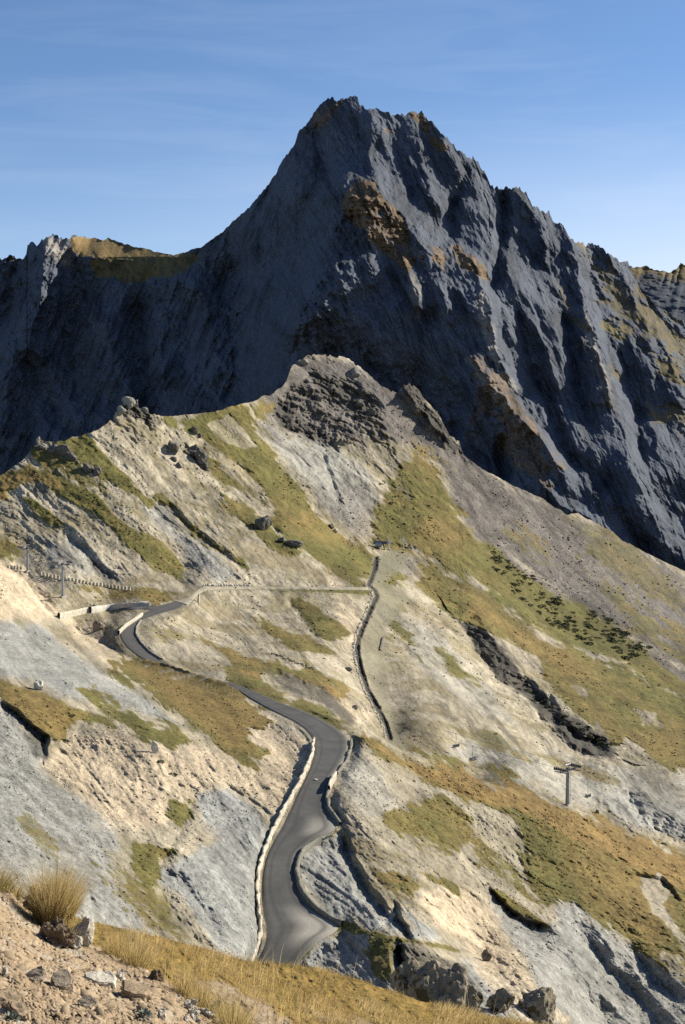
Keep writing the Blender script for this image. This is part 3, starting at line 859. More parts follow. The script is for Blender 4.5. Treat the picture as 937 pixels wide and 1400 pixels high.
cov_1 = stack(grass * 0, gold * 0, slate, scree); cov_2 = stack(warm, rock * .6, track * 0, stony * 0)
cl_ = np.clip(.25 + .9 * pnoise(X, Y, 26, 4, .7, seed=120, ang=43, f=.35, warp=8), .03, 1)
scatter('scree_stones', 150000, (-60, 560, 1000, 1400), np.clip((1 - 1.2 * grass) * quiet * cl_ * (1 - .5 * piste), 0, 1), .4, 2.7, .7, 5, 'loose stones littering the bare slopes of the hillside', 'stones', (.42, 1.0))
scatter('meadow_stones', 9000, (-60, 560, 1000, 1300), np.clip(grass * cl_ * .9, 0, 1) * (rock < .3), .4, 1.7, .7, 6, 'small pale stones showing through the turf of the hillside', 'stones', (.7, 1.0))
cov_1 = stack(np.clip(grass * 1.4, 0, 1), gold, slate * 0, scree * 0); cov_2 = stack(warm * 0, rock * .2, track * 0, stony * 0)
scatter('turf_tussocks', 110000, (-60, 600, 1000, 1400), np.clip((grass - .3) * 1.3, 0, 1) * np.clip(cl_ * 1.5, .1, 1) * quiet, .7, 3.2, .6, 7, 'grass tussocks roughening the turf of the hillside', 'grass', (.1, .85), lift=.1)

# ================================================================== THE MOUNTAIN
SIL_C = [(-300,372),(-60,362),(0,354),(16,349),(27,356),(36,351),(38,338),(54,333),(67,322),(80,322),(94,324),(109,322),(123,325),(143,329),(149,325),(160,331),(189,338),(218,345),(236,348),(254,345),(279,336),
 (301,318),(325,298),(351,272),(373,243),(391,214),(403,196),(407,182),(420,167),(436,147),(449,136),(467,134),(478,133),(489,135),(492,145),(503,149),(518,151),(532,156),(550,156),(569,153),(579,154),(587,164),
 (605,182),(619,200),(630,211),(640,216),(647,213),(654,222),(668,247),(677,259),(686,256),(704,256),(715,263),(733,281),(755,299),(769,312),(773,310),(780,324),(791,328),(802,339),(810,336),(816,331),(822,338),(830,344),(845,355),(852,356),(859,362),
 (866,376),(881,398),(899,420),(917,430),(937,440),(1000,470),(1200,560)]
tC = TPS([(-200,380,2120),(0,356,2080),(70,322,2060),(150,328,2035),(240,347,2000),(300,318,1970),(400,196,1900),(470,134,1850),(580,154,1850),(650,215,1840),(704,256,1830),(780,324,1820),(860,365,1830),(937,440,1800),(1100,520,1800),
 (-200,640,2030),(0,640,1985),(130,580,1950),(250,560,1890),(300,450,1905),(330,360,1940),(400,480,1640),(430,400,1650),(470,300,1690),(540,400,1600),(500,500,1530),(560,560,1490),(640,640,1460),(700,500,1560),(700,660,1430),(800,720,1420),
 (800,500,1610),(860,600,1540),(937,780,1430),(937,600,1570),(1100,850,1440),(1100,650,1600),(100,440,2018),(0,460,2050),(200,440,1978),(600,300,1720),(550,220,1760),(450,220,1790),(640,420,1610),(700,360,1690),(780,400,1710),(860,450,1690)], 6e-4)
def jagC(x):
    g = lambda f, k: vnoise(np.stack([x / f, x * 0 + k, x * 0], -1))
    rocky = np.interp(x, [0, 90, 120, 270, 330, 430, 500, 620, 760, 860, 900, 1000], [1.1, 1.2, .35, .35, .6, .9, 1.2, 1.1, 1.7, 1.6, .9, .8])
    return rocky * (2.4 * g(11, 1) + 2.3 * g(4.5, 2) + 1.6 * g(2.2, 3))
Cm = Layer(SIL_C, interp_poly([(-300,720),(0,700),(60,640),(180,610),(330,600),(410,540),(480,540),(560,580),(640,680),(780,760),(937,840),(1200,960)]), -120, 1060, 1.0, 620, lambda x, y: tC(x, y), jagC, back=(12, 16.0, 0.7))
P = Cm.P0; X, Y = Cm.X, Cm.Y
# rock grain: steep slabs falling to the right on the right half, to the left on the left half
def grain(ang, lam, f, octs, gain=0.6, seed=0, wa=8, wl=70):
    wx = X + wa * fbm(np.stack([X, Y, X * 0], -1), wl, 4, seed=seed + 1); wy = Y + wa * fbm(np.stack([X, Y, X * 0 + 50], -1), wl, 4, seed=seed + 2)
    c_, s_ = math.cos(R(ang)), math.sin(R(ang))
    r = np.zeros(X.shape, np.float32); am = 1.0
    for o in range(octs):
        u = (wx * c_ + wy * s_) / (lam / f); v = (-wx * s_ + wy * c_) / lam
        r += am * (1 - 2 * np.abs(vnoise(np.stack([u, v, u * 0 + seed * 7.1 + o * 3.3], -1))))
        am *= gain; lam *= 0.5
    return r
gr = grain(66, 34, 0.24, 5, 0.62, seed=31)
gl = grain(108, 30, 0.3, 5, 0.6, seed=35)
gx = grain(38, 26, 0.3, 4, 0.6, seed=39)
wr = sstep(330, 470, X)
g0 = gr * wr + gl * (1 - wr)
c_a = fbm(P, 60, 6, Cm.px, 0.58, seed=41)
c_b = fbm(P, 16, 5, Cm.px, 0.68, seed=42)
c_c = fbm(P, 160, 4, Cm.px, 0.5, seed=43)
zz = lambda: np.zeros(X.shape, np.float32)
cg, cgold, crock, cbrown, cdark = zz(), zz(), zz(), zz(), zz()
pk = dict(n=c_b * 0.6 + c_a * 0.4, n2=c_b * 0.55 + c_a * 0.45)
def G2(poly, s=1.0, soft=3, amp=5, patch=0.3): paint(Cm, cg, poly, s, soft, amp, patch=patch, **pk)
G2([(94,328),(109,322),(125,325),(149,327),(189,338),(236,348),(262,343),(240,352),(200,356),(150,356),(115,353),(98,345)], patch=0)
G2([(200,352),(262,344),(275,355),(240,380),(200,375)], .7, patch=.3)
G2([(120,352),(200,354),(230,372),(180,390),(130,375)], .8, patch=.2)
G2([(0,352),(16,348),(27,356),(10,362)], patch=.2)
# rusty turf ledges on the central buttress
def BR(poly, s=1.0, patch=0.3): paint(Cm, cbrown, poly, s, 2.5, 5, patch=patch, **pk)
BR([(468,278),(480,250),(492,240),(510,252),(525,275),(545,290),(560,318),(572,330),(580,355),(560,348),(530,330),(500,312),(475,300)], patch=.48)
BR([(500,305),(540,330),(570,350),(560,370),(530,352),(505,325)], patch=.4)
BR([(615,334),(630,336),(650,350),(664,372),(668,385),(650,375),(630,362),(618,350)], patch=.2)
BR([(588,335),(605,335),(612,352),(606,368),(590,358)], .9)
BR([(560,155),(580,157),(600,185),(612,205),(605,215),(590,195),(575,175)], patch=.35)
BR([(525,175),(545,180),(550,190),(535,192)], .6, .4)
BR([(425,160),(450,140),(470,140),(450,165),(430,178)], .6, .3)
BR([(640,470),(670,490),(700,540),(760,610),(775,640),(740,610),(700,580),(660,560),(640,590),(655,560)], .75, .52)
BR([(700,560),(740,590),(775,640),(750,670),(700,640),(680,600)], .75, .52)
G2([(790,330),(830,350),(870,390),(937,440),(1000,480),(1000,560),(937,500),(880,470),(830,430),(800,380)], .62, patch=.6)
G2([(810,410),(860,440),(890,470),(860,480),(825,460)], .7, patch=.52)
G2([(870,470),(937,500),(937,530),(900,520)], .7, patch=.55)
G2([(760,380),(790,420),(830,480),(850,520),(810,480),(770,420)], .6, patch=.5)
G2([(880,545),(937,560),(980,600),(937,600),(890,580)], .6, patch=.6)
# ---- big forms
mp_ = Cm.D0 / FPX
Cm.D += (c_c * 24 + pnoise(X, Y, 70, 3, 0.5, seed=44) * 12).astype(np.float32)
gm = np.clip(1 - 0.75 * cg, 0, 1)
def ribs(lam, f, octs, gain, seed, warp, wl, a_l=112, a_r=66):
    return pnoise(X, Y, lam, octs, gain, True, seed=seed, ang=a_r, f=f, warp=warp, wl=wl) * wr + pnoise(X, Y, lam, octs, gain, True, seed=seed + 5, ang=a_l, f=f, warp=warp, wl=wl) * (1 - wr)
Cm.D -= (gm * mp_ * (ribs(58, .2, 2, .5, 45, 22, 150) * 10 * (.6 + .4 * wr) + ribs(24, .12, 3, .62, 46, 8, 60) * 4.0 + pnoise(X, Y, 30, 3, .6, True, seed=57, ang=37, f=.2, warp=10) * 2.6 + ribs(9, .1, 3, .75, 47, 3, 40) * 1.35
         + pnoise(X, Y, 13, 3, 0.7, True, seed=48, ang=40, f=0.12, warp=8) * 1.1 + pnoise(X, Y, 5, 3, .75, seed=49) * 1.05)).astype(np.float32)
def cracks(lam, f, a_l, a_r, width, seed):
    def one(ang): return np.clip(1 - np.abs(pnoise(X, Y, lam, 2, .35, seed=seed, ang=ang, f=f, warp=7, wl=40)) / width, 0, 1)
    return one(a_r) * wr + one(a_l) * (1 - wr)
Cm.D += (gm * mp_ * (cracks(34, .16, 108, 66, .09, 91) * 3.2 + cracks(19, .2, 118, 58, .11, 92) * 1.8 + cracks(24, .3, 40, 32, .09, 93) * 1.6)).astype(np.float32)
Cm.D += (np.clip(351 - Y, 0, 40) * 2.4 * sstep(92, 125, X) * sstep(275, 240, X)).astype(np.float32)
def C2(pl, amp, wn, wp, power=1.0, rough=0.15): carve(Cm, pl, amp, wn, wp, power, rough)
# central buttress and its spurs (near = negative)
C2([(478,236),(470,290),(455,340),(430,400),(405,450),(390,480)], -70, 46, 90)
C2([(492,238),(530,275),(565,318),(605,370),(650,430)], -45, 60, 34)
C2([(545,345),(562,375),(575,410),(572,432)], -22, 22, 10)
C2([(628,338),(655,375),(668,420),(676,470),(690,510),(706,532)], -42, 34, 14)
C2([(600,390),(610,420),(620,450)], -16, 16, 9)
C2([(640,480),(672,520),(712,575),(748,615),(776,650)], -48, 50, 16)
C2([(655,520),(640,570),(632,620),(650,650)], -26, 16, 22)
C2([(690,600),(730,650),(770,690),(830,725)], -20, 24, 12)
C2([(686,590),(684,625),(690,660)], 30, 12, 16)
C2([(430,465),(470,480),(540,520),(600,570),(640,620)], 50, 40, 46)
C2([(300,350),(320,420),(330,500),(300,560)], 45, 50, 60)
C2([(687,258),(688,310),(680,370),(672,400)], 30, 12, 14)
C2([(640,218),(620,280),(612,330)], 22, 14, 16)
C2([(704,258),(735,300),(750,360),(768,420)], -26, 26, 18)
C2([(775,315),(790,360),(800,420),(812,470),(830,520),(838,560)], -40, 34, 16)
C2([(822,338),(850,380),(880,430),(900,480)], -20, 24, 16)
C2([(770,420),(780,470),(790,530),(810,600)], 24, 16, 16)
C2([(840,470),(860,520),(870,570),(880,640)], 30, 18, 20)
C2([(890,440),(920,500),(937,560)], -24, 26, 18)
C2([(700,400),(715,450),(735,520),(760,590),(800,660)], 26, 18, 20)
C2([(720,420),(745,470),(770,540)], -14, 16, 9)
C2([(850,600),(880,680),(920,760)], -22, 30, 18)
C2([(820,640),(860,720),(900,790)], 26, 22, 24)
# left wall
C2([(67,322),(60,370),(50,430),(30,500)], -60, 40, 30)
C2([(36,352),(25,400),(0,450)], 30, 18, 22)
C2([(95,350),(110,400),(90,480),(110,560)], 34, 26, 36)
C2([(130,400),(150,460),(170,520),(200,580)], -22, 26, 24)
C2([(185,400),(195,470),(200,540),(215,600)], 34, 22, 26)
C2([(250,365),(225,420),(210,480),(230,540)], -30, 30, 34)
C2([(260,370),(285,420),(290,480),(300,540)], -24, 22, 30)
C2([(20,470),(10,540),(0,600)], -26, 30, 20)
C2([(30,480),(60,540),(100,600)], 28, 18, 22)
C2([(449,136),(430,180),(415,230),(410,290)], -18, 30, 24)
C2([(510,155),(505,210),(515,260)], -14, 16, 12)
C2([(560,160),(575,210),(590,260),(605,300)], -22, 24, 14)
C2([(600,190),(618,222),(640,250)], -16, 12, 10)
C2([(340,300),(350,360),(380,400)], -20, 24, 26)
# ledges: turf lies flatter than the rock
led = np.clip(cbrown, 0, 1)
Cm.D += (led * fbm(np.stack([X * .5, Y * 1.6, X * 0], -1), 9, 3, ridged=True, seed=51) * 3).astype(np.float32)
stony2 = zz() + 0.25
pale = zz()  # ribs the sun catches, their light painted in as paler rock
for pl in ([(655,380),(668,420),(680,490),(706,532),(690,525),(668,480),(655,430)], [(560,370),(575,400),(573,432),(562,400)], [(640,490),(670,520),(700,560),(690,570),(655,520)], [(800,420),(820,480),(840,560),(825,540),(800,460)], [(60,325),(90,330),(98,360),(85,362),(70,345)]):
    paint(Cm, pale, pl, .9, 6, 6, **pk)
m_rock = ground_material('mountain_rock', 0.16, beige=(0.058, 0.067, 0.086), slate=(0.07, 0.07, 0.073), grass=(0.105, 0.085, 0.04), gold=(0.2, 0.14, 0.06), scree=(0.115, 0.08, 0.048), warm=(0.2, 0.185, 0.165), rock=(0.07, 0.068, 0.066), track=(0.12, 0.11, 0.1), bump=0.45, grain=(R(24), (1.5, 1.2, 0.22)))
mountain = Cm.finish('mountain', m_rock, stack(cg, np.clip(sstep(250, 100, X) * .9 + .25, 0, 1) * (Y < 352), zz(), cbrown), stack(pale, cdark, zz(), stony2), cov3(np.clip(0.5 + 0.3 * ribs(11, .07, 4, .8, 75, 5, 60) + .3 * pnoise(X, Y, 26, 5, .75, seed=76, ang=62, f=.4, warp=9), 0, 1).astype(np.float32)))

# far ridge beyond the right shoulder
SIL_E = [(700,372),(820,366),(860,363),(875,364),(888,366),(903,369),(917,370),(925,366),(931,362),(945,360),(980,352),(1040,372),(1200,390)]
Er = Layer(SIL_E, 520, 760, 1100, 1.0, 160, lambda x, y: 3900 - (y - 360) * 5.5 + 0 * x, lambda x: 2.2 * vnoise(np.stack([x / 7, x * 0 + 9, x * 0], -1)) + 1.2 * vnoise(np.stack([x / 2.6, x * 0 + 3, x * 0], -1)), back=(10, 40.0, 0.6))
P = Er.P0; X, Y = Er.X, Er.Y
e1 = fbm(P, 170, 6, Er.px, 0.6, seed=61)
Er.D += (e1 * 34 + 12 * (1 - 2 * np.abs(vnoise(np.stack([X / 9 + Y / 40, Y / 60, X * 0], -1))))).astype(np.float32)
eg = np.clip(sstep(400, 366, Y) * (0.5 + e1), 0, 1)
ridge = Er.finish('distant_ridge', m_rock, stack(eg, zz()[:1, :1] + 0 * X + .3, 0 * X, 0 * X), stack(0 * X, 0 * X, 0 * X, 0 * X + .2), cov3(0 * X.astype(np.float32) + .5))

# valley floor, out to the horizon
vf = np_mesh('valley_floor', np.array([[-7000, -800, -60], [7000, -800, -60], [7000, 9000, -60], [-7000, 9000, -60]], float), np.array([[0, 1, 2, 3]]),
             {'cov1': np.array([[.8, .3, 0, 0]] * 4), 'cov2': np.zeros((4, 4))}, smooth=False)
tag(link('valley_floor', vf, m_rock), kind='structure')

# ================================================================== ROAD
def strip(name, pairs, n, mat, lift=0.14, cols=15):
    L_, R_ = resample(pairs, n)
    t = np.linspace(0, 1, cols)
    Q = L_[:, None] * (1 - t)[None, :, None] + R_[:, None] * t[None, :, None]
    V = B.at(Q[..., 0], Q[..., 1], lift)
    V[:, 0, 2] -= 0.25; V[:, -1, 2] -= 0.25
    wear = np.zeros((n, cols, 4), np.float32)
    wear[..., 0] = t[None]
    wd_ = np.hypot(*(L_ - R_).T)
    wear[..., 1] = np.clip((wd_ / np.interp(L_[:, 1], [800, 1000, 1300], [26, 46, 58]) - 1.15) * 2, 0, 1)[:, None]
    me = np_mesh(name, V, grid_faces(n, cols), {'cov1': wear})
    return tag(link(name, me, mat), kind='structure')

k = NB('asphalt', 0.85, 0.3)
ac, wide, _, _ = k.attr('cov1')
n1 = k.noise(0.35, 5, 0.6); n2 = k.noise(6, 4, 0.6); n3 = k.noise(0.12, 4, 0.6)
c = k.mix(k.ramp(n1, 0.3, 0.7), (0.06, 0.058, 0.054), (0.095, 0.092, 0.085))
c = k.mix(k.math('MULTIPLY', k.math('MULTIPLY', wide, k.ramp(ac, 0.36, 0.6)), k.ramp(n1, 0.0, 0.4)), c, (0.3, 0.278, 0.235))   # gravelly lay-by
wt = k.math('PINGPONG', k.math('ADD', ac, 0.02), 0.27)
c = k.mix(k.ramp(wt, 0.2, 0.26, 0, 0.55), c, (0.045, 0.044, 0.042))                                      # dark seam and tyre tracks
c = k.mix(k.ramp(k.math('ABSOLUTE', k.math('SUBTRACT', ac, 0.5), 0), 0.44, 0.5, 0, 0.75), c, (0.24, 0.21, 0.16))        # dusty edges
c = k.mix(0.5, c, k.gray(k.ramp(n2, 0.3, 0.7, 0.7, 1.3)), 'MULTIPLY')
k.bump(n2, 0.25, 0.03)
m_asph = k.done(c)

road = strip('road', near_pairs, 460, m_asph)
arm_pairs = [((163,832.2),(163,835)),((182,830.5),(182,834)),((198,828.5),(200,834)),((214,827),(216,836))]

strip('road_arm', arm_pairs, 40, m_asph, lift=0.2, cols=7)

k = NB('gravel', 0.95, 0.1)
n1 = k.noise(0.4, 5, 0.6); n2 = k.noise(4, 4, 0.7)
c = k.mix(k.ramp(n1, 0.3, 0.7), (0.24, 0.215, 0.165), (0.33, 0.29, 0.22))
c = k.mix(0.6, c, k.gray(k.ramp(n2, 0.3, 0.7, 0.65, 1.35)), 'MULTIPLY')
k.bump(n2, 0.5, 0.06)
m_gravel = k.done(c)
strip('track', [((238,822),(258,828)),((256,817),(265,819)),((266,809.5),(273,811.5)),((276,802.8),(284,807.5)),((300,802),(301,806)),((360,802.3),(360,805.6)),((430,803),(430,806)),((505,803.3),(505,806.4))], 160, m_gravel, lift=0.25, cols=6)

# the turf bank between the camera and the middle stretch of the road
bp = np.asarray([(196,901),(212,908),(230,914.5),(255,923),(285,932),(308,940),(324,947),(338,955)], float)
bt = np.linspace(0, len(bp) - 1, 220)
bq = np.stack([np.interp(bt, np.arange(len(bp)), bp[:, 0]), np.interp(bt, np.arange(len(bp)), bp[:, 1])], -1)
bh = 1.15 * np.sin(np.linspace(0, math.pi, 220)) ** .5
bv = np.zeros((220, 13, 3))
for j_, o_ in enumerate((-3.2, -2, -1, 0, 1, 2, 3.5, 5, 7, 9, 11.5, 14, 17)):
    pt = B.at(bq[:, 0] - .45 * o_, bq[:, 1] + .9 * o_)
    for a_ in range(3): pt[:, a_] = np.convolve(np.pad(pt[:, a_], 6, mode='edge'), np.ones(13) / 13, 'valid')
    f_ = (1 + o_ / 3.2) if o_ < 0 else (1 - o_ / 17) ** 1.3
    pt[:, 2] += bh * f_ - .12 - .35 * (1 - f_) ** 3 + .25 * vnoise(pt / 1.9) * f_
    bv[:, j_] = pt
bone = np.ones((220, 13), np.float32)
bn_ = np.clip(.8 + .6 * vnoise(bv / 3.3), 0, 1).astype(np.float32)
tag(link('turf_bank', np_mesh('turf_bank', bv, grid_faces(220, 13, True), {'cov1': stack(bn_, bone * .6, bone * 0, bone * 0), 'cov2': stack(bone * 0, bone * 0, bone * 0, bone * .5), 'cov3': cov3(bone * .55)}), m_hill), kind='structure')

# ------------------------------------------------------------------ stone materials
def stone_mat(name, ca, cb, s=1.0, rough=0.9, local=True, lich=None):
    k = NB(name, rough, 0.2)
    if local: k.obj_coord()
    n1 = k.noise(1.3 * s, 6, 0.65); n2 = k.noise(7 * s, 5, 0.65)
    c = k.mix(k.ramp(n1, 0.3, 0.7), ca, cb)
    c = k.mix(0.75, c, k.gray(k.ramp(n2, 0.28, 0.72, 0.55, 1.4)), 'MULTIPLY')
    if lich: c = k.mix(k.ramp(k.noise(3.1 * s, 4, 0.6), 0.56, 0.62), c, lich)
    k.bump(n2, 0.6, 0.12 / s)
    return k.done(c)
m_pale = stone_mat('pale_stone', (0.42, 0.385, 0.31), (0.56, 0.52, 0.43), 1.2)
m_dark = stone_mat('dark_stone', (0.075, 0.07, 0.06), (0.15, 0.138, 0.115), 1.0)
m_grey = stone_mat('grey_stone', (0.17, 0.16, 0.14), (0.3, 0.28, 0.235), 1.2)
m_out = stone_mat('outcrop_stone', (0.11, 0.092, 0.066), (0.3, 0.255, 0.185), 0.6, lich=(0.07, 0.052, 0.022))
m_conc = stone_mat('pale_concrete', (0.34, 0.305, 0.235), (0.58, 0.53, 0.43), 0.5, local=False, lich=(0.27, 0.235, 0.17))
m_kerb = stone_mat('kerb_stone', (0.13, 0.125, 0.105), (0.24, 0.225, 0.18), 0.9, local=False)

# ------------------------------------------------------------------ walls
def wall_mesh(name, pl, h, th, lean=0.0, step=0.7, rough=0.08, base=-0.6, h_end=None):
    p = np.asarray(pl, float)
    W_ = B.at(p[:, 0], p[:, 1])
    s = np.concatenate([[0], np.cumsum(np.linalg.norm(W_[1:] - W_[:-1], axis=1))])
    n = max(4, int(s[-1] / step))
    q = np.linspace(0, s[-1], n)
    pp = np.stack([np.interp(q, s, p[:, 0]), np.interp(q, s, p[:, 1])], -1)
    C_ = B.at(pp[:, 0], pp[:, 1])
    ker = np.ones(5) / 5
    for a in range(3): C_[:, a] = np.convolve(np.pad(C_[:, a], 2, mode='edge'), ker, 'valid')
    T_ = np.gradient(C_, axis=0); T_[:, 2] = 0; T_ /= np.linalg.norm(T_, axis=1, keepdims=True)
    Nn = np.stack([T_[:, 1], -T_[:, 0], T_[:, 2] * 0], -1)
    prof = [(-th / 2, base), (-th / 2, 0.25 * h), (-th / 2 - .02, h * .6), (-th / 2 + .03, h - .05), (-th / 2 + .1, h), (0, h + .02), (th / 2 - .1, h), (th / 2 - .03, h - .05), (th / 2 + .02, h * .6), (th / 2, 0.25 * h), (th / 2, base)]
    hs = np.ones(n)
    if h_end is not None: hs = np.linspace(1, h_end / h, n)
    V = np.zeros((n, len(prof), 3))
    for j, (o_, z_) in enumerate(prof):
        V[:, j] = C_ + Nn * (o_ + lean * max(z_, 0))
        V[:, j, 2] += np.where(z_ > 0, z_ * hs, z_)
        if z_ > 0:
            jn = V[:, j] * 1.1
            V[:, j, 2] += rough * vnoise(jn) * h
            V[:, j] += Nn * (rough * 1.2 * vnoise(jn + 40))[:, None]
    F = grid_faces(n, len(prof), flip=True)
    return np_mesh(name, V, F, smooth=False)
def wall(name, pl, h, th, mat, label, cat='wall', group=None, **kw):
    o = link(name, wall_mesh(name, pl, h, th, **kw), mat)
    return tag(o, label, cat, group)

wall('roadside_wall', [(429,1014),(427,1033),(421,1050),(412,1068),(402,1086),(390,1107),(379,1128),(368,1150),(358,1175),(353,1200),(352,1228),(354,1252),(357,1272),(354,1292),(347,1311),(338,1330)], 0.8, 0.36, m_conc,
     'long cream parapet wall along the left edge of the near road', rough=0.16, h_end=0.7)
wall('stone_parapet', [(480,1012),(480,1026),(473,1043),(460,1061)], 0.45, 0.42, m_kerb, 'low dark stone parapet rounding the outside of the road bend', rough=0.14)
wall('stone_parapet', [(460,1061),(452,1075),(447,1090),(450,1108),(458,1120),(466,1132)], 0.6, 0.42, m_kerb, 'grey stone parapet on the right road edge above the lay-by', rough=0.14)
wall('stone_parapet', [(440,1147),(424,1158),(410,1171),(405,1194),(410,1215),(421,1234),(437,1249),(452,1258),(472,1267)], 0.6, 0.45, m_kerb, 'curved grey stone parapet rounding the grey bowl beside the road', rough=0.14)
wall('pale_parapet', [(460,1063),(453,1074),(449,1086)], 1.1, 0.4, m_conc, 'short pale block wall standing inside the bend over the grey slope', rough=0.05)
wall('retaining_wall', [(80,846),(100,842),(121,837.5)], 1.7, 0.7, m_conc, 'left straight stretch of smooth cream retaining wall below the lift towers', rough=0.02)
wall('retaining_wall', [(122,838),(140,835),(163,831.6),(185,829.5),(206,828)], 1.75, 1.2, stone_mat('patchy_concrete', (0.36, 0.34, 0.3), (0.56, 0.52, 0.44), 0.5, local=False), 'long patchy grey-white retaining wall curving into the road junction', rough=0.12, h_end=1.3)
wall('road_bank_wall', [(162,868),(172,858),(184,850),(195,842)], 1.1, 0.6, m_conc, 'small cream wall inside the hairpin of the far road', rough=0.05)
wall('kerb_wall', [(193,849),(187,858),(186,868),(193,880),(206,893),(222,903)], 0.5, 0.4, m_grey, 'thin pale kerb wall along the outer side of the far road bend', rough=0.08)
wall('timber_barrier', [(523.5,872),(522,880),(519.5,890)], 0.5, 0.5, m_dark, 'short dark low barrier lying across the grass of the ski piste', rough=0.05)

# ------------------------------------------------------------------ rocks
def rock_mesh(name, seed, sub=3, flat=1.0, jag=0.35, dirs=9):
    bm = bmesh.new()
    bmesh.ops.create_icosphere(bm, subdivisions=sub, radius=1.0)
    co_ = np.array([v.co for v in bm.verts])
    r_ = np.random.default_rng(seed)
    d = r_.normal(size=(dirs, 3)); d /= np.linalg.norm(d, axis=1, keepdims=True)
    for k in range(dirs):                                   # cleavage planes
        h_ = r_.uniform(0.45, 0.85)
        ex = co_ @ d[k] - h_
        co_ -= np.clip(ex, 0, None)[:, None] * d[k] * 0.92
    nn = co_ / (np.linalg.norm(co_, axis=1, keepdims=True) + 1e-6)
    co_ += nn * (jag * (0.5 * vnoise(co_ * 1.7 + seed * 3.3) + 0.32 * vnoise(co_ * 4.1 + seed) + 0.2 * vnoise(co_ * 9 + seed)))[:, None]
    co_[:, 2] *= flat
    for v, c in zip(bm.verts, co_): v.co = c
    me = bpy.data.meshes.new(name)
    bm.to_mesh(me); bm.free()
    me.polygons.foreach_set('use_smooth', np.zeros(len(me.polygons), bool))
    return me
ROCKS = {}
def rock_obj(name, px, py, w, h, mat, label, cat='boulder', group=None, seed=0, sub=3, depth=None, sink=0.25, rz=None, tilt=0.0, lay=B, jag=0.35, dirs=9):
    """w,h in survey units (width / height as seen); stands on the ground at its foot px,py"""
    key = (seed, sub, mat.name, jag)
    if key not in ROCKS:
        ROCKS[key] = rock_mesh(name, seed, sub, jag=jag, dirs=dirs); ROCKS[key].materials.append(mat)
    o = bpy.data.objects.new(name, ROCKS[key]); COL.objects.link(o)
    p = lay.at(px, py)
    u = float((np.linalg.norm(p - np.array([0, 0, CAMZ]))) / FPX)
    sx, sz = w * u / 1.7, h * u / 1.7 * (1 + sink)
    o.scale = (sx, sx if depth is None else depth * u / 1.7, sz)
    o.location = (p[0], p[1] + 0.2 * sx, p[2] + sz * (0.85 - sink * 1.2))
    o.rotation_euler = (tilt, tilt * 0.5, random.uniform(0, 6.28) if rz is None else rz)
    return tag(o, label, cat, group)

rock_obj('boulder', 360, 725, 22, 18, m_dark, 'large lone dark boulder on the pasture above the gravel track', seed=3)
rock_obj('boulder', 402, 747, 24, 9, m_dark, 'low dark rock at the lower tip of the olive grass, right of the lone boulder', seed=4)
rock_obj('boulder', 386, 742, 10, 7, m_dark, 'small dark rock between the lone boulder and the low dark rock', seed=5)
rock_obj('boulder', 75, 621, 16, 12, m_dark, 'leftmost dark block of the rock band on the left crest', seed=6)
rock_obj('boulder', 86, 624, 18, 14, m_dark, 'middle dark block of the rock band on the left crest', seed=7)
rock_obj('boulder', 97, 629, 14, 12, m_dark, 'right rounded dark block of the rock band on the left crest', seed=8)
rock_obj('boulder', 120, 645, 14, 13, m_dark, 'left one of two dark rocks on the stony slope below the left crest', seed=9)
rock_obj('boulder', 132, 649, 10, 11, m_dark, 'right smaller one of two dark rocks on the stony slope below the left crest', seed=10)
rock_obj('boulder', 52, 606, 7, 8, m_grey, 'pale upright rock on the very edge of the left crest', seed=11)
rock_obj('boulder', 60, 613, 11, 7, m_grey, 'pale flat rock just right of the upright rock on the left crest', seed=12)
for i, (x_, y_, w_, h_, l_) in enumerate([(237,619,16,14,'broad dark rock in the pale slope under the stony crest'), (238,631,7,7,'upper small round dark rock under the broad one'), (245,640,8,7,'lower small round dark rock beside the dark ledge'),
     (268,625,18,15,'top block of the dark ledge in the pale slope'), (274,634,22,16,'large middle block of the dark ledge in the pale slope'), (282,641,12,10,'bottom block of the dark ledge in the pale slope'), (266,592,9,9,'dark wedge shaped rock in the meadow under the crest'), (273,598,6,5,'small dark rock below the wedge shaped one in the meadow')]):
    rock_obj('boulder', x_, y_, w_, h_, m_dark, l_, seed=3 + i % 9)
for i, (x_, y_, w_, h_, l_) in enumerate([(176,556,16,14,'tallest grey rock on top of the stony crest'), (187,556,6,8,'thin grey rock tooth at the right of the crest top'), (165,566,12,10,'grey rock left below the crest top'), (197,565,10,7,'grey rock right below the crest top')]):
    rock_obj('crest_rock', x_, y_, w_, h_, m_grey, l_, 'rock', seed=4 + i)
for i, (x_, y_, w_, h_, l_) in enumerate([(435,548,14,10,'left dark crag under the rounded summit'), (452,535,15,11,'upper dark crag under the rounded summit'), (470,548,15,10,'central dark crag under the rounded summit'), (492,556,15,9,'right dark crag under the rounded summit'), (508,566,11,7,'lowest right dark crag under the rounded summit'),
     (440,565,14,7,'lower left dark crag under the rounded summit'), (415,498,14,8,'pale slab at the left shoulder of the rounded summit'), (485,513,16,9,'pale brown block high on the right of the rounded summit')]):
    rock_obj('crag', x_, y_, w_, h_, m_dark if i < 6 else m_grey, l_, 'crag', seed=3 + i, jag=0.35, sink=.4)
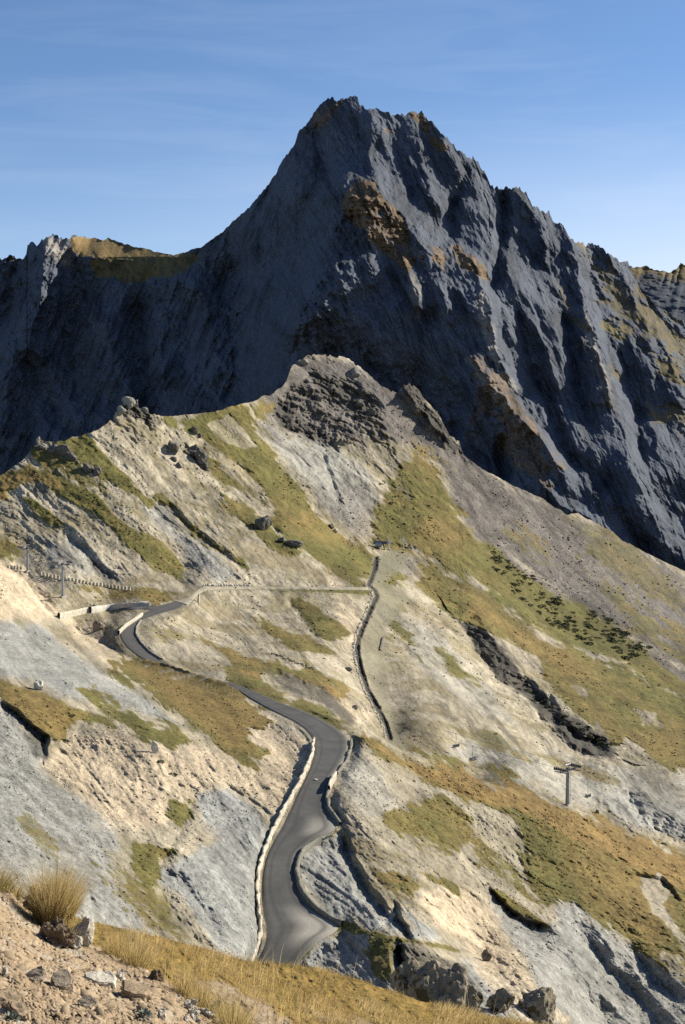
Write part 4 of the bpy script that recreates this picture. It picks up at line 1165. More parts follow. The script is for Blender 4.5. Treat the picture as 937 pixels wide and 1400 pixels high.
# the rugged outcrop over the bank
for i, (x_, y_, w_, h_, l_) in enumerate([(590,1380,66,66,'tall pale brown outcrop beside the dark hollow at the end of the road'), (618,1386,58,52,'dark rounded outcrop in the middle of the group above the grass bank'), (560,1366,40,54,'dark left flank of the outcrop with turf on its top'),
     (642,1384,46,36,'grey brown right shoulder of the outcrop group'), (684,1382,32,26,'low flat rock between the outcrop and the pyramid shaped rock')]):
    rock_obj('rock_outcrop', x_, y_, w_, h_, m_out, l_, 'outcrop', seed=20 + i, sub=5, jag=0.3, depth=w_ * 1.1, dirs=24, sink=.35)
rock_obj('rock_outcrop', 738, 1400, 58, 40, m_out, 'pyramid shaped dark rock standing alone at the lower right', 'outcrop', seed=27, sub=5, jag=0.3, sink=.35, dirs=20)
rock_obj('boulder', 666, 1314, 11, 14, m_out, 'small upright brown rock on the pale scree above the outcrop', seed=6)
for i, (x_, y_, w_, h_, l_) in enumerate([(212,1030,9,16,'white upright stone in a dark hollow of the left cliff'), (53,943,14,13,'pale block at the foot of the grey slope on the left'), (128,835,10,8,'ochre rock below the left retaining wall'), (134,862,14,12,'reddish rock knob on the slope above the far road'), (272,828,4,14,'pale rock pillar on the slope right of the junction'), (453,722,10,7,'flat brown rock at the head of the track to the station'),
     (459,728,7,6,'pale block under the flat brown rock'), (486,970,8,5,'dark stone by the lower end of the ditch'), (477,918,10,5,'dark stone pile at the right end of the stone line'), (432,1068,5,3,'white stone on the pale slope under the bend'), (817,1112,5,5,'dark stone right of the lift tower foot')]):
    rock_obj('boulder', x_, y_, w_, h_, (m_pale, m_pale, m_out, m_out, m_pale, m_out, m_pale, m_dark, m_dark, m_pale, m_dark)[i], l_, seed=3 + i % 9)
for i in range(24):                                          # row of stones along the track
    x_ = 279 + i * 2.75 + random.uniform(-.7, .7)
    rock_obj('stone_block', x_, 801.6 + random.uniform(-.6, .6), random.uniform(3, 5), random.uniform(2.4, 4.2), m_pale, 'pale stone in the row of stones edging the gravel track', 'stone', 'stones edging the gravel track', seed=3 + i % 6, sub=2)
dl = np.asarray([(x - 3.4, y) for x, y in ditch[3:]], float)
ds_ = np.concatenate([[0], np.cumsum(np.hypot(*(dl[1:] - dl[:-1]).T))])
for i in range(150):
    q_ = ds_[-1] * (i + random.random() * .8) / 150
    rock_obj('piled_stone', np.interp(q_, ds_, dl[:, 0]) + random.gauss(0, .8), np.interp(q_, ds_, dl[:, 1]) + .6, random.uniform(1.8, 4), random.uniform(1.4, 3), m_pale, 'pale stone in the winding line of stones along the dark ditch', 'stone', 'stones lining the dark ditch', seed=3 + i % 8, sub=2)
for i in range(26):
    t = i / 25
    x_ = 373 + 56 * t + random.uniform(-1, 1)
    rock_obj('dark_stone', x_, 894 + 22 * t + random.uniform(-1, 1), random.uniform(2, 4), random.uniform(1.5, 3), m_dark, 'dark stone in the line of stones above the golden grass', 'stone', 'line of dark stones above the golden grass', seed=3 + i % 6, sub=2)

# ================================================================== CABLE LIFT
def metal(name, col, rough=0.45, met=0.3):
    k = NB(name, rough, 0.5)
    k.obj_coord()
    n = k.noise(1.2, 4, 0.6)
    k.b.inputs['Metallic'].default_value = met
    return k.done(k.mix(k.ramp(n, 0.3, 0.7), tuple(x * .8 for x in col), tuple(x * 1.15 for x in col)))
m_galv = metal('galvanised_steel', (0.27, 0.29, 0.31))
m_dsteel = metal('dark_steel', (0.07, 0.075, 0.085))
m_white = metal('white_paint', (0.7, 0.7, 0.68), 0.5, 0.0)
m_black = metal('black_rubber', (0.03, 0.03, 0.033), 0.7, 0.0)

def bm_box(bm, c, s, rot=None):
    r = bmesh.ops.create_cube(bm, size=1.0)
    M = Matrix.Translation(c) @ (rot.to_4x4() if rot else Matrix.Identity(4)) @ Matrix.Diagonal((*s, 1))
    bmesh.ops.transform(bm, matrix=M, verts=r['verts'])
    return r['verts']
def bm_tube(bm, a, b, ra, rb=None, seg=10):
    a, b = Vector(a), Vector(b)
    r = bmesh.ops.create_cone(bm, cap_ends=True, segments=seg, radius1=ra, radius2=rb if rb is not None else ra, depth=(b - a).length)
    q = (b - a).to_track_quat('Z', 'Y').to_matrix().to_4x4()
    bmesh.ops.transform(bm, matrix=Matrix.Translation((a + b) / 2) @ q, verts=r['verts'])
def bm_obj(name, bm, mat, parent=None, bevel=0.0):
    if bevel:
        bmesh.ops.bevel(bm, geom=bm.edges[:], offset=bevel, segments=2, affect='EDGES', profile=0.5)
    me = bpy.data.meshes.new(name)
    bm.to_mesh(me); bm.free()
    return link(name, me, mat, parent)

def pylon(px, py, top, label, yaw, arm=2.6):
    p = B.at(px, py)
    u = float(np.linalg.norm(p - np.array([0, 0, CAMZ]))) / FPX
    h = (py - top) * u * 1.02
    e = empty('lift_pylon', p, label, 'ski lift pylon', 'steel pylons of the chairlift', yaw)
    bm = bmesh.new(); bm_tube(bm, (0, 0, -0.6), (0, 0, h - .5), 0.46, 0.32, 16); bm_obj('shaft', bm, m_galv, e)
    bm = bmesh.new(); bm_box(bm, (0, 0, 0.05), (1.5, 1.5, 0.9)); bm_obj('footing', bm, m_pale, e, 0.08)
    bm = bmesh.new(); bm_box(bm, (0, 0, h - .35), (arm * 2, .32, .36)); bm_box(bm, (0, 0, h - .05), (.6, .6, .5)); bm_obj('crossarm', bm, m_dsteel, e, 0.03)
    bm = bmesh.new()
    bm_tube(bm, (-.15, 0, h), (-.9, 0, h + .9), .07); bm_tube(bm, (.15, 0, h), (.9, 0, h + .9), .07); bm_tube(bm, (-.9, 0, h + .9), (.9, 0, h + .9), .07)
    bm_obj('lifting_frame', bm, m_galv, e)
    for s_ in (-1, 1):
        bm = bmesh.new(); bm_box(bm, (s_ * arm, 0, h + .05), (.14, 3.2, .22))
        sa = bm_obj('sheave_beam', bm, m_galv, e, 0.02)
        for q in range(6):
            bm = bmesh.new(); y_ = -1.4 + q * .56; bm_tube(bm, (s_ * arm - .09, y_, h + .3), (s_ * arm + .09, y_, h + .3), .24, seg=14)
            bm_obj('sheave', bm, m_black, sa)
        bm = bmesh.new(); bm_box(bm, (s_ * (arm - .62), 0, h - .5), (.7, 3.4, .07))
        pl_ = bm_obj('catwalk', bm, m_dsteel, e)
        bm = bmesh.new()
        for y_ in (-1.6, 0, 1.6): bm_tube(bm, (s_ * (arm - .3), y_, h - .5), (s_ * (arm - .3), y_, h + .5), .035, seg=6)
        for z_ in (0, .5): bm_tube(bm, (s_ * (arm - .3), -1.6, h + z_), (s_ * (arm - .3), 1.6, h + z_), .035, seg=6)
        bm_obj('railing', bm, m_galv, pl_)
    bm = bmesh.new()
    for s_ in (-.2, .2): bm_tube(bm, (s_, -.62, 0.3), (s_, -.5, h - .6), .035, seg=6)
    for q in range(int(h / .5)): bm_tube(bm, (-.2, -.62 + .12 * q * .5 / h, .5 + q * .5), (.2, -.62 + .12 * q * .5 / h, .5 + q * .5), .025, seg=5)
    bm_obj('ladder', bm, m_galv, e)
    return e, Vector(p) + Vector((0, 0, h + .55)), yaw, arm
pA = B.at(778, 1102.5); pB = B.at(88, 817)
dAB = pB - pA
yaw = math.atan2(-dAB[0], dAB[1])
yaw_v = yaw + R(38)                              # the crossarms are turned to the line of the lift
P_A = pylon(776, 1102.5, 1053, 'nearest steel lift pylon with catwalks, on the crest of the golden slope', yaw)
P_B = pylon(86, 817, 772, 'tall lift pylon right of the guard blocks, over the cream retaining wall', yaw)
P_C = pylon(38, 782, 750, 'T shaped lift pylon at the left, before the grey eroded slope', yaw)
def arm_end(pp, s_):
    return pp[1] + Vector((math.cos(pp[2]), math.sin(pp[2]), 0)) * (s_ * pp[3])
def cable_curve(a, b, sag, n=40):
    return [a.lerp(b, t / n) - Vector((0, 0, 4 * sag * (t / n) * (1 - t / n))) for t in range(n + 1)]
def tube_mesh(name, pts, r, seg=6):
    bm = bmesh.new(); rings = []
    for i, p in enumerate(pts):
        d = (pts[min(i + 1, len(pts) - 1)] - pts[max(i - 1, 0)]).normalized()
        u = d.cross(Vector((0, 0, 1))).normalized(); v = u.cross(d)
        rings.append([bm.verts.new(p + (u * math.cos(a) + v * math.sin(a)) * r) for a in [6.283 * q / seg for q in range(seg)]])
    for a, b in zip(rings[:-1], rings[1:]):
        for q in range(seg): bm.faces.new((a[q], a[(q + 1) % seg], b[(q + 1) % seg], b[q]))
    me = bpy.data.meshes.new(name); bm.to_mesh(me); bm.free()
    return me
far_l = Vector(world(-70, 722, 560)); far_r = Vector(world(1010, 1150, 285))
cables = {}
for s_, lb in ((-1, 'left'), (1, 'right')):
    c_ab = cable_curve(arm_end(P_A, s_), arm_end(P_B, s_), 7.0)
    cables[s_] = c_ab
    off = Vector((math.cos(yaw), math.sin(yaw), 0)) * (s_ * 2.6)
    c_bc = cable_curve(arm_end(P_B, s_), arm_end(P_C, s_), 0.7, 12); c_cl = cable_curve(arm_end(P_C, s_), far_l + off, 1, 12); c_ra = cable_curve(far_r + off, arm_end(P_A, s_), 2, 12)
    o = link('haul_cable', tube_mesh('haul_cable', c_ra[:-1] + c_ab[:-1] + c_bc[:-1] + c_cl, 0.026), m_dsteel)
    tag(o, 'thin steel lift cable on the %s arms of the pylons' % lb, 'cable', 'haul cables of the chairlift')

def make_chair(label):
    e = empty('lift_chair', (0, 0, 0), label, 'lift chair', 'empty chairs hanging from the lift cable')
    bm = bmesh.new(); bm_tube(bm, (0, 0, .1), (0.1, 0, -1.6), .045, seg=8); bm_tube(bm, (.1, 0, -1.6), (-.05, 0, -2.2), .045, seg=8); bm_box(bm, (0, 0, .06), (.22, .3, .2)); bm_obj('hanger', bm, m_galv, e)
    bm = bmesh.new(); bm_box(bm, (0.05, .28, -3.0), (2.1, .52, .09)); bm_obj('seat', bm, m_black, e, 0.03)
    bm = bmesh.new(); bm_box(bm, (0.05, -.02, -2.65), (2.1, .09, .56)); bm_obj('backrest', bm, m_black, e, 0.03)
    bm = bmesh.new()
    bm_tube(bm, (-1.1, -.05, -2.2), (1.1, -.05, -2.2), .045, seg=8)
    for s_ in (-1.1, 1.1): bm_tube(bm, (s_, -.05, -2.2), (s_, -.05, -3.0), .045, seg=8); bm_tube(bm, (s_, -.05, -3.0), (s_, .55, -3.0), .04, seg=8)
    bm_obj('frame', bm, m_galv, e)
    bm = bmesh.new(); bm_tube(bm, (-.9, .55, -2.5), (.9, .55, -2.5), .03, seg=6); bm_tube(bm, (0, .55, -2.5), (0, .5, -3.4), .03, seg=6); bm_tube(bm, (-.5, .5, -3.4), (.5, .5, -3.4), .03, seg=6); bm_obj('safety_bar', bm, m_galv, e)
    return e
def copy_tree(o, parent=None, label=None):
    c = o.copy(); COL.objects.link(c)
    if parent: c.parent = parent
    if label: c['label'] = label
    for ch in list(o.children): copy_tree(ch, c)
    return c
ch0 = None
for px_, s_, lb in ((660, -1, 'right one of two lift chairs hanging over the grey ski piste'), (616, 1, 'left one of two lift chairs hanging over the grey ski piste'), (370, 1, 'right one of two lift chairs hanging over the golden grass by the road'), (334, -1, 'left one of two lift chairs hanging over the golden grass by the road')):
    best = min(cables[s_], key=lambda v: abs(v.x / (v.y) * FPX + CX - px_))
    if ch0 is None: e = ch0 = make_chair(lb)
    else: e = copy_tree(ch0, None, lb)
    e.location = best; e.rotation_euler = (0, 0, yaw + (0 if s_ > 0 else math.pi))
e = copy_tree(ch0, None, 'lift chair hanging just right of the nearest pylon'); e.location = world(804, 1072, 318); e.rotation_euler = (0, 0, yaw)
e = copy_tree(ch0, None, 'lift chair at the left edge of the picture, left of the T shaped pylon'); e.location = world(4, 735, 500); e.rotation_euler = (0, 0, yaw)

# station at the top of the track
p = B.at(527, 752)
e = empty('lift_terminal', p, 'small dark steel lift terminal beside two pale masts at the saddle', 'lift station')
bm = bmesh.new(); bm_box(bm, (-2.2, 0, 3.2), (6, 1.6, 1.3)); bm_obj('bullwheel_housing', bm, m_dsteel, e, 0.15)
bm = bmesh.new(); bm_tube(bm, (-3.6, 0, -.5), (-3.2, 0, 2.6), .3, .25); bm_tube(bm, (-.2, 0, -.5), (-.9, 0, 2.6), .3, .25); bm_obj('leg', bm, m_dsteel, e)
bm = bmesh.new(); bm_tube(bm, (-4.4, 0, 2.4), (-1.6, 0, 2.4), 1.3, 1.3, 20); r_ = bm; bm_obj('bullwheel', bm, m_galv, e)
for mx_, top_, lb in ((532, 736, 'left pale mast with lamps at the lift saddle'), (552, 734, 'right pale mast with a round sign at the lift saddle')):
    p = B.at(mx_, 752); u = float(np.linalg.norm(p - np.array([0, 0, CAMZ]))) / FPX; h = (752 - top_) * u
    e = empty('lift_mast', p, lb, 'mast', 'masts at the lift saddle')
    bm = bmesh.new(); bm_tube(bm, (0, 0, -.5), (0, 0, h), .2, .13); bm_obj('pole', bm, m_white, e)
    bm = bmesh.new(); bm_box(bm, (0, 0, .1), (1.0, 1.0, .6)); bm_obj('footing', bm, m_pale, e)
    bm = bmesh.new(); bm_box(bm, (0, 0, h * .72), (1.9, .18, .16)); bm_box(bm, (.5, -.1, h * .62), (.9, .5, .8)); bm_box(bm, (-.5, -.1, h * .8), (.6, .4, .5)); bm_obj('lamp_bracket', bm, m_white, e, .03)

for px_, tp_, lb in ((387, 785, 'left white snow pole standing by the gravel track'), (477.5, 788, 'right white snow pole standing by the gravel track')):
    p = B.at(px_, 803); h = (803 - tp_) * .26
    e = empty('snow_pole', p, lb, 'snow pole', 'snow poles along the gravel track')
    bm = bmesh.new(); bm_tube(bm, (0, 0, -.4), (0, 0, h), .085, .07); bm_obj('pole', bm, m_white, e)
    bm = bmesh.new(); bm_tube(bm, (0, 0, h * .85), (0, 0, h * .95), .1); bm_obj('band', bm, m_dsteel, e)

# guard blocks
g0 = None
pts_ = [(56, 787), (80, 791.5), (118, 798.5), (150, 803.5), (178, 807.5)]
pa_ = np.asarray(pts_, float)
bm = bmesh.new(); vs = bm_box(bm, (0, 0, .55), (.78, .5, 1.25))
gm_ = bm_obj('guard_block', bm, m_conc, None, 0.07)
for i in range(26):
    x_ = 56 + i * 4.85
    p = B.at(x_, np.interp(x_, pa_[:, 0], pa_[:, 1]))
    o = gm_ if i == 0 else gm_.copy()
    if i: COL.objects.link(o)
    o.location = p; o.rotation_euler = (random.uniform(-.05, .05), random.uniform(-.06, .06), R(-28) + random.uniform(-.12, .12))
    o.scale = (1, 1, random.uniform(.85, 1.1))
    tag(o, 'upright pale concrete block in the row guarding the old road below the pylons', 'guard block', 'guard blocks along the old road')
for i in range(5):
    o = gm_.copy(); COL.objects.link(o); x_ = 12 + i * 4.3; o.location = B.at(x_, 777.5 + i * .3); o.scale = (1.1, 1, 1.0)
    tag(o, 'pale concrete block in the short row left of the T shaped pylon', 'guard block', 'short row of guard blocks at the left')

# ================================================================== SHRUBS
k = NB('shrub_leaves', 0.7, 0.2); k.obj_coord()
n1 = k.noise(3, 3, 0.6)
m_leaf = k.done(k.mix(k.ramp(n1, 0.3, 0.7), (0.022, 0.03, 0.01), (0.06, 0.065, 0.02)))
def shrub_mesh(name, seed, n=150):
    r_ = np.random.default_rng(seed)
    V, F = [], []
    for i in range(n):
        d = r_.normal(size=3); d /= np.linalg.norm(d); d[2] = abs(d[2])
        c = d * r_.uniform(.35, 1) ** .5 * np.array([1, 1, .75])
        a = r_.normal(size=3); a /= np.linalg.norm(a); b = np.cross(a, r_.normal(size=3)); b /= np.linalg.norm(b)
        s_ = r_.uniform(.1, .22)
        k0 = len(V)
        V += [c - a * s_, c + b * s_ * .6, c + a * s_, c - b * s_ * .6]; F.append([k0, k0 + 1, k0 + 2, k0 + 3])
    me = np_mesh(name, np.array(V), np.array(F), smooth=False); me.materials.append(m_leaf)
    return me
SH = [shrub_mesh('shrub', 60 + i) for i in range(4)]
def shrub(px, py, w, label, group=None, hr=.8, lay=None):
    o = bpy.data.objects.new('shrub', random.choice(SH)); COL.objects.link(o)
    p = (lay or B).at(px, py); u = float(np.linalg.norm(p - np.array([0, 0, CAMZ]))) / FPX
    s_ = w * u / 2
    o.scale = (s_, s_, s_ * hr); o.location = (p[0], p[1], p[2] - .1 * s_); o.rotation_euler = (0, 0, random.uniform(0, 6.28))
    return tag(o, label, 'shrub', group)
band = [(638,742),(660,748),(690,765),(730,790),(775,822),(830,845),(885,885),(878,910),(840,893),(805,890),(775,868),(735,838),(700,808),(668,780),(645,755)]
bx = np.array(band, float); cnt = 0; tries = 0; placed = []
while cnt < 240 and tries < 9000:
    tries += 1
    x_, y_ = random.uniform(635, 890), random.uniform(740, 912)
    sd_ = float(poly_sdf(np.array([[x_]]), np.array([[y_]]), band)[0, 0])
    if sd_ < -2 or float(vnoise(np.array([[x_ / 13, y_ / 13, 3.3]]))[0]) < -.22 + (0 if sd_ > 6 else .25): continue
    if any(abs(x_ - a) < 1.6 and abs(y_ - b) < 1.1 for a, b in placed): continue
    placed.append((x_, y_)); cnt += 1
    shrub(x_, y_, random.choice((5, 6, 7, 9, 12, 15)) * random.uniform(.8, 1.15), 'dark low shrub in the belt of shrubs along the edge of the scree', 'shrubs along the edge of the scree', random.uniform(.45, .75))
for i in range(34):
    t = random.random()
    shrub(np.interp(t, [0, .5, 1], [700, 762, 838]) + random.uniform(-6, 10), np.interp(t, [0, .5, 1], [930, 985, 1024]) + random.uniform(-8, 4), random.uniform(7, 15), 'dark bush in the shaded gully on the right', 'bushes in the shaded gully', .8)
for x_, y_, w_, l_ in ((98, 979, 11, 'dark green bush on the lower edge of the golden band at the left'), (88, 1014, 16, 'wide dark green bush under the golden band at the left'), (74, 1012, 9, 'small dark bush left of the wide one under the golden band'), (236, 1060, 15, 'dark bush in a hollow of the ochre cliff'), (220, 1042, 12, 'green bush above the hollow bush in the ochre cliff'),
      (907, 1155, 11, 'dark bush on the right end of the golden crest'), (520, 662, 7, 'dark bush on the green slope over the station'), (535, 688, 8, 'dark bush at the top of the green hollow over the station'), (510, 718, 9, 'low dark bush left in the green hollow over the station'), (860, 700 + 208, 6, 'lone dark bush right of the shrub belt')):
    shrub(x_, y_, w_, l_)

# ================================================================== FOREGROUND
k = NB('bank_ground', 0.95, 0.1)
g, y, sl_, sr = k.attr('cov1')
n1 = k.noise(1.1, 6, 0.6); n2 = k.noise(14, 5, 0.65); n3 = k.noise(45, 3, 0.6); n4 = k.noise(4.5, 4, 0.6)
c = k.mix(k.ramp(n1, 0.3, 0.7), (0.2, 0.143, 0.085), (0.31, 0.232, 0.15))
c = k.mix(k.ramp(n4, 0.55, 0.68), c, (0.3, 0.28, 0.24))
c = k.mix(0.7, c, k.gray(k.ramp(n2, 0.27, 0.73, 0.5, 1.45)), 'MULTIPLY')
c = k.mix(k.ramp(n3, 0.6, 0.68, 0, .7), c, (0.5, 0.44, 0.34))
gc = k.mix(k.ramp(n4, 0.35, 0.65), (0.12, 0.085, 0.025), (0.26, 0.17, 0.05))
gc = k.mix(0.8, gc, k.gray(k.ramp(n2, 0.27, 0.73, 0.5, 1.45)), 'MULTIPLY')
c = k.mix(g, c, gc)
k.bump(n2, 0.7, 0.02)
m_bank = k.done(c)

def flat_cov(Lr, gr_):
    z = np.zeros(Lr.X.shape, np.float32)
    return stack(gr_, z, z, z), stack(z, z, z, z), cov3(z + .5)
# ---- A2: the grassy bank in front of the road
SIL_2 = [(-300,1180),(60,1236),(110,1257),(160,1269),(220,1282),(280,1297),(335,1313),(380,1317),(430,1322),(500,1343),(560,1363),(620,1380),(700,1396),(760,1406),(1100,1470)]
t2 = TPS([(0,1225,25),(110,1257,26),(335,1313,27),(500,1343,27),(700,1396,25),(1000,1460,22),(-200,1200,22),(0,1500,11),(350,1500,13.5),(700,1500,17),(1000,1560,16),(-200,1500,9)])
A2 = Layer(SIL_2, interp_poly([(-300,1500),(1100,1540)]), -120, 1060, 1.0, 240, lambda x, y: t2(x, y), lambda x: 1.2 * vnoise(np.stack([x / 17, x * 0 + 2, x * 0], -1)) + .7 * vnoise(np.stack([x / 5, x * 0 + 5, x * 0], -1)), back=(10, .7, .9))
P = A2.P0; X, Y = A2.X, A2.Y
A2.D += (pnoise(X, Y, 34, 5, .6, seed=80, ang=25, f=.5, warp=10) * .32 + pnoise(X, Y, 9, 3, .6, seed=81, ang=20, f=.6) * .12).astype(np.float32)
gr2 = np.ones(X.shape, np.float32)
ns2 = pnoise(X, Y, 22, 5, .6, seed=82, ang=28, f=.4, warp=8)
bare2 = np.zeros(X.shape, np.float32)
paint(A2, bare2, [(262,1335),(300,1340),(345,1362),(395,1388),(420,1410),(360,1410),(310,1375),(270,1352)], 1, 5, 7, n=ns2)
paint(A2, bare2, [(400,1372),(450,1385),(520,1400),(440,1402)], .6, 5, 7, n=ns2)
gr2 -= bare2
bank = A2.finish('grass_bank', m_bank, *flat_cov(A2, gr2))
# ---- A1: the stony slope at the photographer's feet
SIL_1 = [(-300,1120),(-40,1188),(0,1206),(30,1222),(48,1238),(64,1258),(85,1286),(118,1290),(150,1300),(200,1325),(240,1349),(270,1368),(295,1385),(318,1408),(370,1440),(600,1520),(1100,1600)]
t1 = TPS([(-200,1150,8.6),(0,1206,8.8),(85,1286,8.2),(200,1325,8),(300,1388,7.4),(400,1450,7),(0,1440,4.6),(200,1440,5.4),(0,1300,6.6),(120,1350,6.6),(-200,1440,4.2),(700,1540,6),(300,1560,4.2),(0,1560,3.6)])
A1 = Layer(SIL_1, interp_poly([(-300,1600),(1100,1680)]), -120, 460, .75, 460, lambda x, y: t1(x, y), lambda x: 1.6 * vnoise(np.stack([x / 14, x * 0 + 2, x * 0], -1)) + 1.2 * vnoise(np.stack([x / 5, x * 0 + 5, x * 0], -1)), back=(10, .25, .95))
X, Y = A1.X, A1.Y
A1.D += (pnoise(X, Y, 70, 3, .5, seed=90) * .12 + pnoise(X, Y, 16, 4, .62, seed=91, ang=25, f=.7) * .055 + pnoise(X, Y, 6, 2, .6, True, seed=92) * .018).astype(np.float32)
z1 = np.zeros(X.shape, np.float32)
paint(A1, z1, [(240,1345),(262,1352),(320,1400),(360,1440),(330,1440),(290,1400)], .8, 6, 6, n=pnoise(X, Y, 12, 4, .6, seed=94))
near = A1.finish('stony_slope', m_bank, *flat_cov(A1, z1))

# ---- broken shale: thin plates, one shared set of shapes baked into one scatter (nobody could count it)
k = NB('shale', 0.85, 0.25)
tn = k.attr('cov1')[0]
n2 = k.noise(30, 4, 0.6)
c = k.mix(tn, (0.15, 0.108, 0.066), (0.36, 0.275, 0.18))
c = k.mix(0.6, c, k.gray(k.ramp(n2, 0.3, 0.7, 0.65, 1.35)), 'MULTIPLY')
m_shale = k.done(c)
def plates(Lr, n, region, smin, smax, seed):
    r_ = np.random.default_rng(seed)
    px = r_.uniform(region[0], region[2], n); py = r_.uniform(region[1], region[3], n)
    ok = py > interp_poly(SIL_1)(px) + 3
    px, py = px[ok], py[ok]; n = len(px)
    p = Lr.at(px, py)
    s_ = smin * (smax / smin) ** (r_.random(n) ** 2.2)
    K = 6
    V = np.zeros((n, 2 * K, 3)); F = []
    az = r_.uniform(0, 6.28, n)
    nrm = np.stack([.25 + r_.normal(size=n) * .3, -.45 + r_.normal(size=n) * .3, np.ones(n)], -1); nrm /= np.linalg.norm(nrm, axis=1, keepdims=True)
    ta = np.stack([np.cos(az), np.sin(az), np.zeros(n)], -1); ta -= (ta * nrm).sum(1, keepdims=True) * nrm; ta /= np.linalg.norm(ta, axis=1, keepdims=True)
    tb = np.cross(nrm, ta)
    el = r_.uniform(.3, .8, n); th = r_.uniform(.06, .2, n)
    for j in range(K):
        a = 6.283 * (j + r_.uniform(-.3, .3, n)) / K
        rr = s_ * r_.uniform(.65, 1.1, n)
        o_ = ta * (np.cos(a) * rr)[:, None] + tb * (np.sin(a) * rr * el)[:, None]
        V[:, j] = p + o_ - nrm * (s_ * .1)[:, None]
        V[:, K + j] = p + o_ * r_.uniform(.8, .98, n)[:, None] + nrm * (s_ * th)[:, None]
    b = np.arange(n)[:, None] * 2 * K
    quads = [np.concatenate([b + j, b + (j + 1) % K, b + K + (j + 1) % K, b + K + j], 1) for j in range(K)]
    quads += [np.concatenate([b + K, b + K + 1, b + K + 2, b + K + 3], 1), np.concatenate([b + K + 3, b + K + 4, b + K + 5, b + K], 1)]
    tnv = np.repeat(r_.random(n)[:, None], 2 * K, 1)
    return V.reshape(-1, 3), np.concatenate(quads), np.stack([tnv, tnv, tnv, tnv], -1).reshape(-1, 4)
v1, f1, t1_ = plates(A1, 9000, (-60, 1200, 340, 1440), .003, .03, 3)
v2, f2, t2_ = plates(A1, 130, (-60, 1230, 330, 1430), .025, .07, 4)
me = np_mesh('shale_fragments', np.concatenate([v1, v2]), np.concatenate([f1, f2 + len(v1)]), {'cov1': np.concatenate([t1_, t2_])}, smooth=False)
tag(link('shale_fragments', me, m_shale), 'loose brown shale fragments littering the stony slope at the lower left', 'shale', kind='stuff')

# ---- the slabs one can tell apart
def slab(name, px, py, w, h, th, mat, label, seed, rz=0., tx=0., ty=0., K=8, cat='slab'):
    r_ = random.Random(seed)
    bm = bmesh.new()
    p = A1.at(px, py); u = float(np.linalg.norm(p - np.array([0, 0, CAMZ]))) / FPX
    ang = sorted(r_.uniform(-.25, .25) + 6.283 * j / K for j in range(K))
    w, h, th = w * .8, h * .8, th * .8
    bot = [bm.verts.new((math.cos(a) * w * u * .5 * r_.uniform(.8, 1.1), math.sin(a) * h * u * .5 * r_.uniform(.75, 1.1), 0)) for a in ang]
    top = [bm.verts.new((v.co.x * r_.uniform(.86, .98), v.co.y * r_.uniform(.86, .98), th * r_.uniform(.75, 1.2))) for v in bot]
    bm.faces.new(bot[::-1]); bm.faces.new(top)
    for j in range(K): bm.faces.new((bot[j], bot[(j + 1) % K], top[(j + 1) % K], top[j]))
    bmesh.ops.bevel(bm, geom=bm.edges[:], offset=th * .12, segments=2, affect='EDGES')
    bmesh.ops.triangulate(bm, faces=[f for f in bm.faces if len(f.verts) > 4])
    bmesh.ops.subdivide_edges(bm, edges=bm.edges[:], cuts=2, use_grid_fill=True)
    for v in bm.verts:
        q = np.array(v.co) / (w * u) * 7 + seed
        v.co += Vector((vnoise(q), vnoise(q + 9), vnoise(q + 20))) * th * .16
    o = bm_obj(name, bm, mat)
    o.location = Vector(p) + Vector((0, 0, th * .1)); o.rotation_euler = (R(tx * (.5 if tx < 60 else 1)), R(ty * .6), R(rz))
    return tag(o, label, cat)
m_slab = stone_mat('brown_slab', (0.19, 0.14, 0.09), (0.33, 0.25, 0.165), 6)
m_slabp = stone_mat('pale_slab', (0.4, 0.36, 0.29), (0.54, 0.5, 0.42), 7)
m_slabg = stone_mat('grey_slab', (0.18, 0.145, 0.11), (0.3, 0.25, 0.19), 7)
slab('flat_slab', 138, 1345, 66, 50, .05, m_slabp, 'long flat pale slab lying across the stony slope', 1, -8, 18, 12)
slab('flat_slab', 186, 1362, 52, 70, .05, m_slab, 'brown slab with a grey face just below the long pale slab', 2, 30, 22, 18)
slab('flat_slab', 84, 1350, 36, 60, .05, m_slabg, 'grey brown slab left of the long pale slab', 3, 20, 30, 10)
slab('flat_slab', 52, 1342, 30, 50, .05, m_slabg, 'small dark edged slab at the left of the stony slope', 4, -30, 35, -15)
slab('flat_slab', 10, 1378, 44, 70, .06, m_slab, 'broad brown slab at the left edge of the picture', 5, 10, 25, 10)
slab('flat_slab', 25, 1391, 34, 60, .05, m_slab, 'brown slab in the bottom left corner by the silvery plant', 6, 40, 20, 0)
slab('flat_slab', 57, 1280, 15, 46, .04, m_slab, 'brown plate standing on edge under the grass tuft', 7, 35, 78, 35)
slab('flat_slab', 165, 1340, 16, 26, .05, m_slabp, 'small cream stone resting on the end of the long pale slab', 8, 0, 10, 0)
slab('flat_slab', 8, 1333, 11, 20, .04, m_slabp, 'small white stone at the left edge of the stony slope', 9, 0, 10, 0)
slab('flat_slab', 120, 1377, 34, 40, .04, m_slabg, 'grey plate low in the middle of the stony slope', 10, -20, 25, 0)
slab('flat_slab', 222, 1393, 14, 26, .04, m_slabp, 'white chip beside the small grey plant', 11, 0, 20, 0)
rr_ = random.Random(8)
for i in range(16):
    slab('white_stone', 268 + rr_.uniform(-16, 32), 1384 + rr_.uniform(-10, 14), rr_.uniform(7, 14), rr_.uniform(12, 24), .035, m_slabp, 'small white stone in the heap at the lower edge of the stony slope', 30 + i, rr_.uniform(0, 180), rr_.uniform(0, 40), rr_.uniform(-20, 20), 6, 'stone')['group'] = 'heap of small white stones'
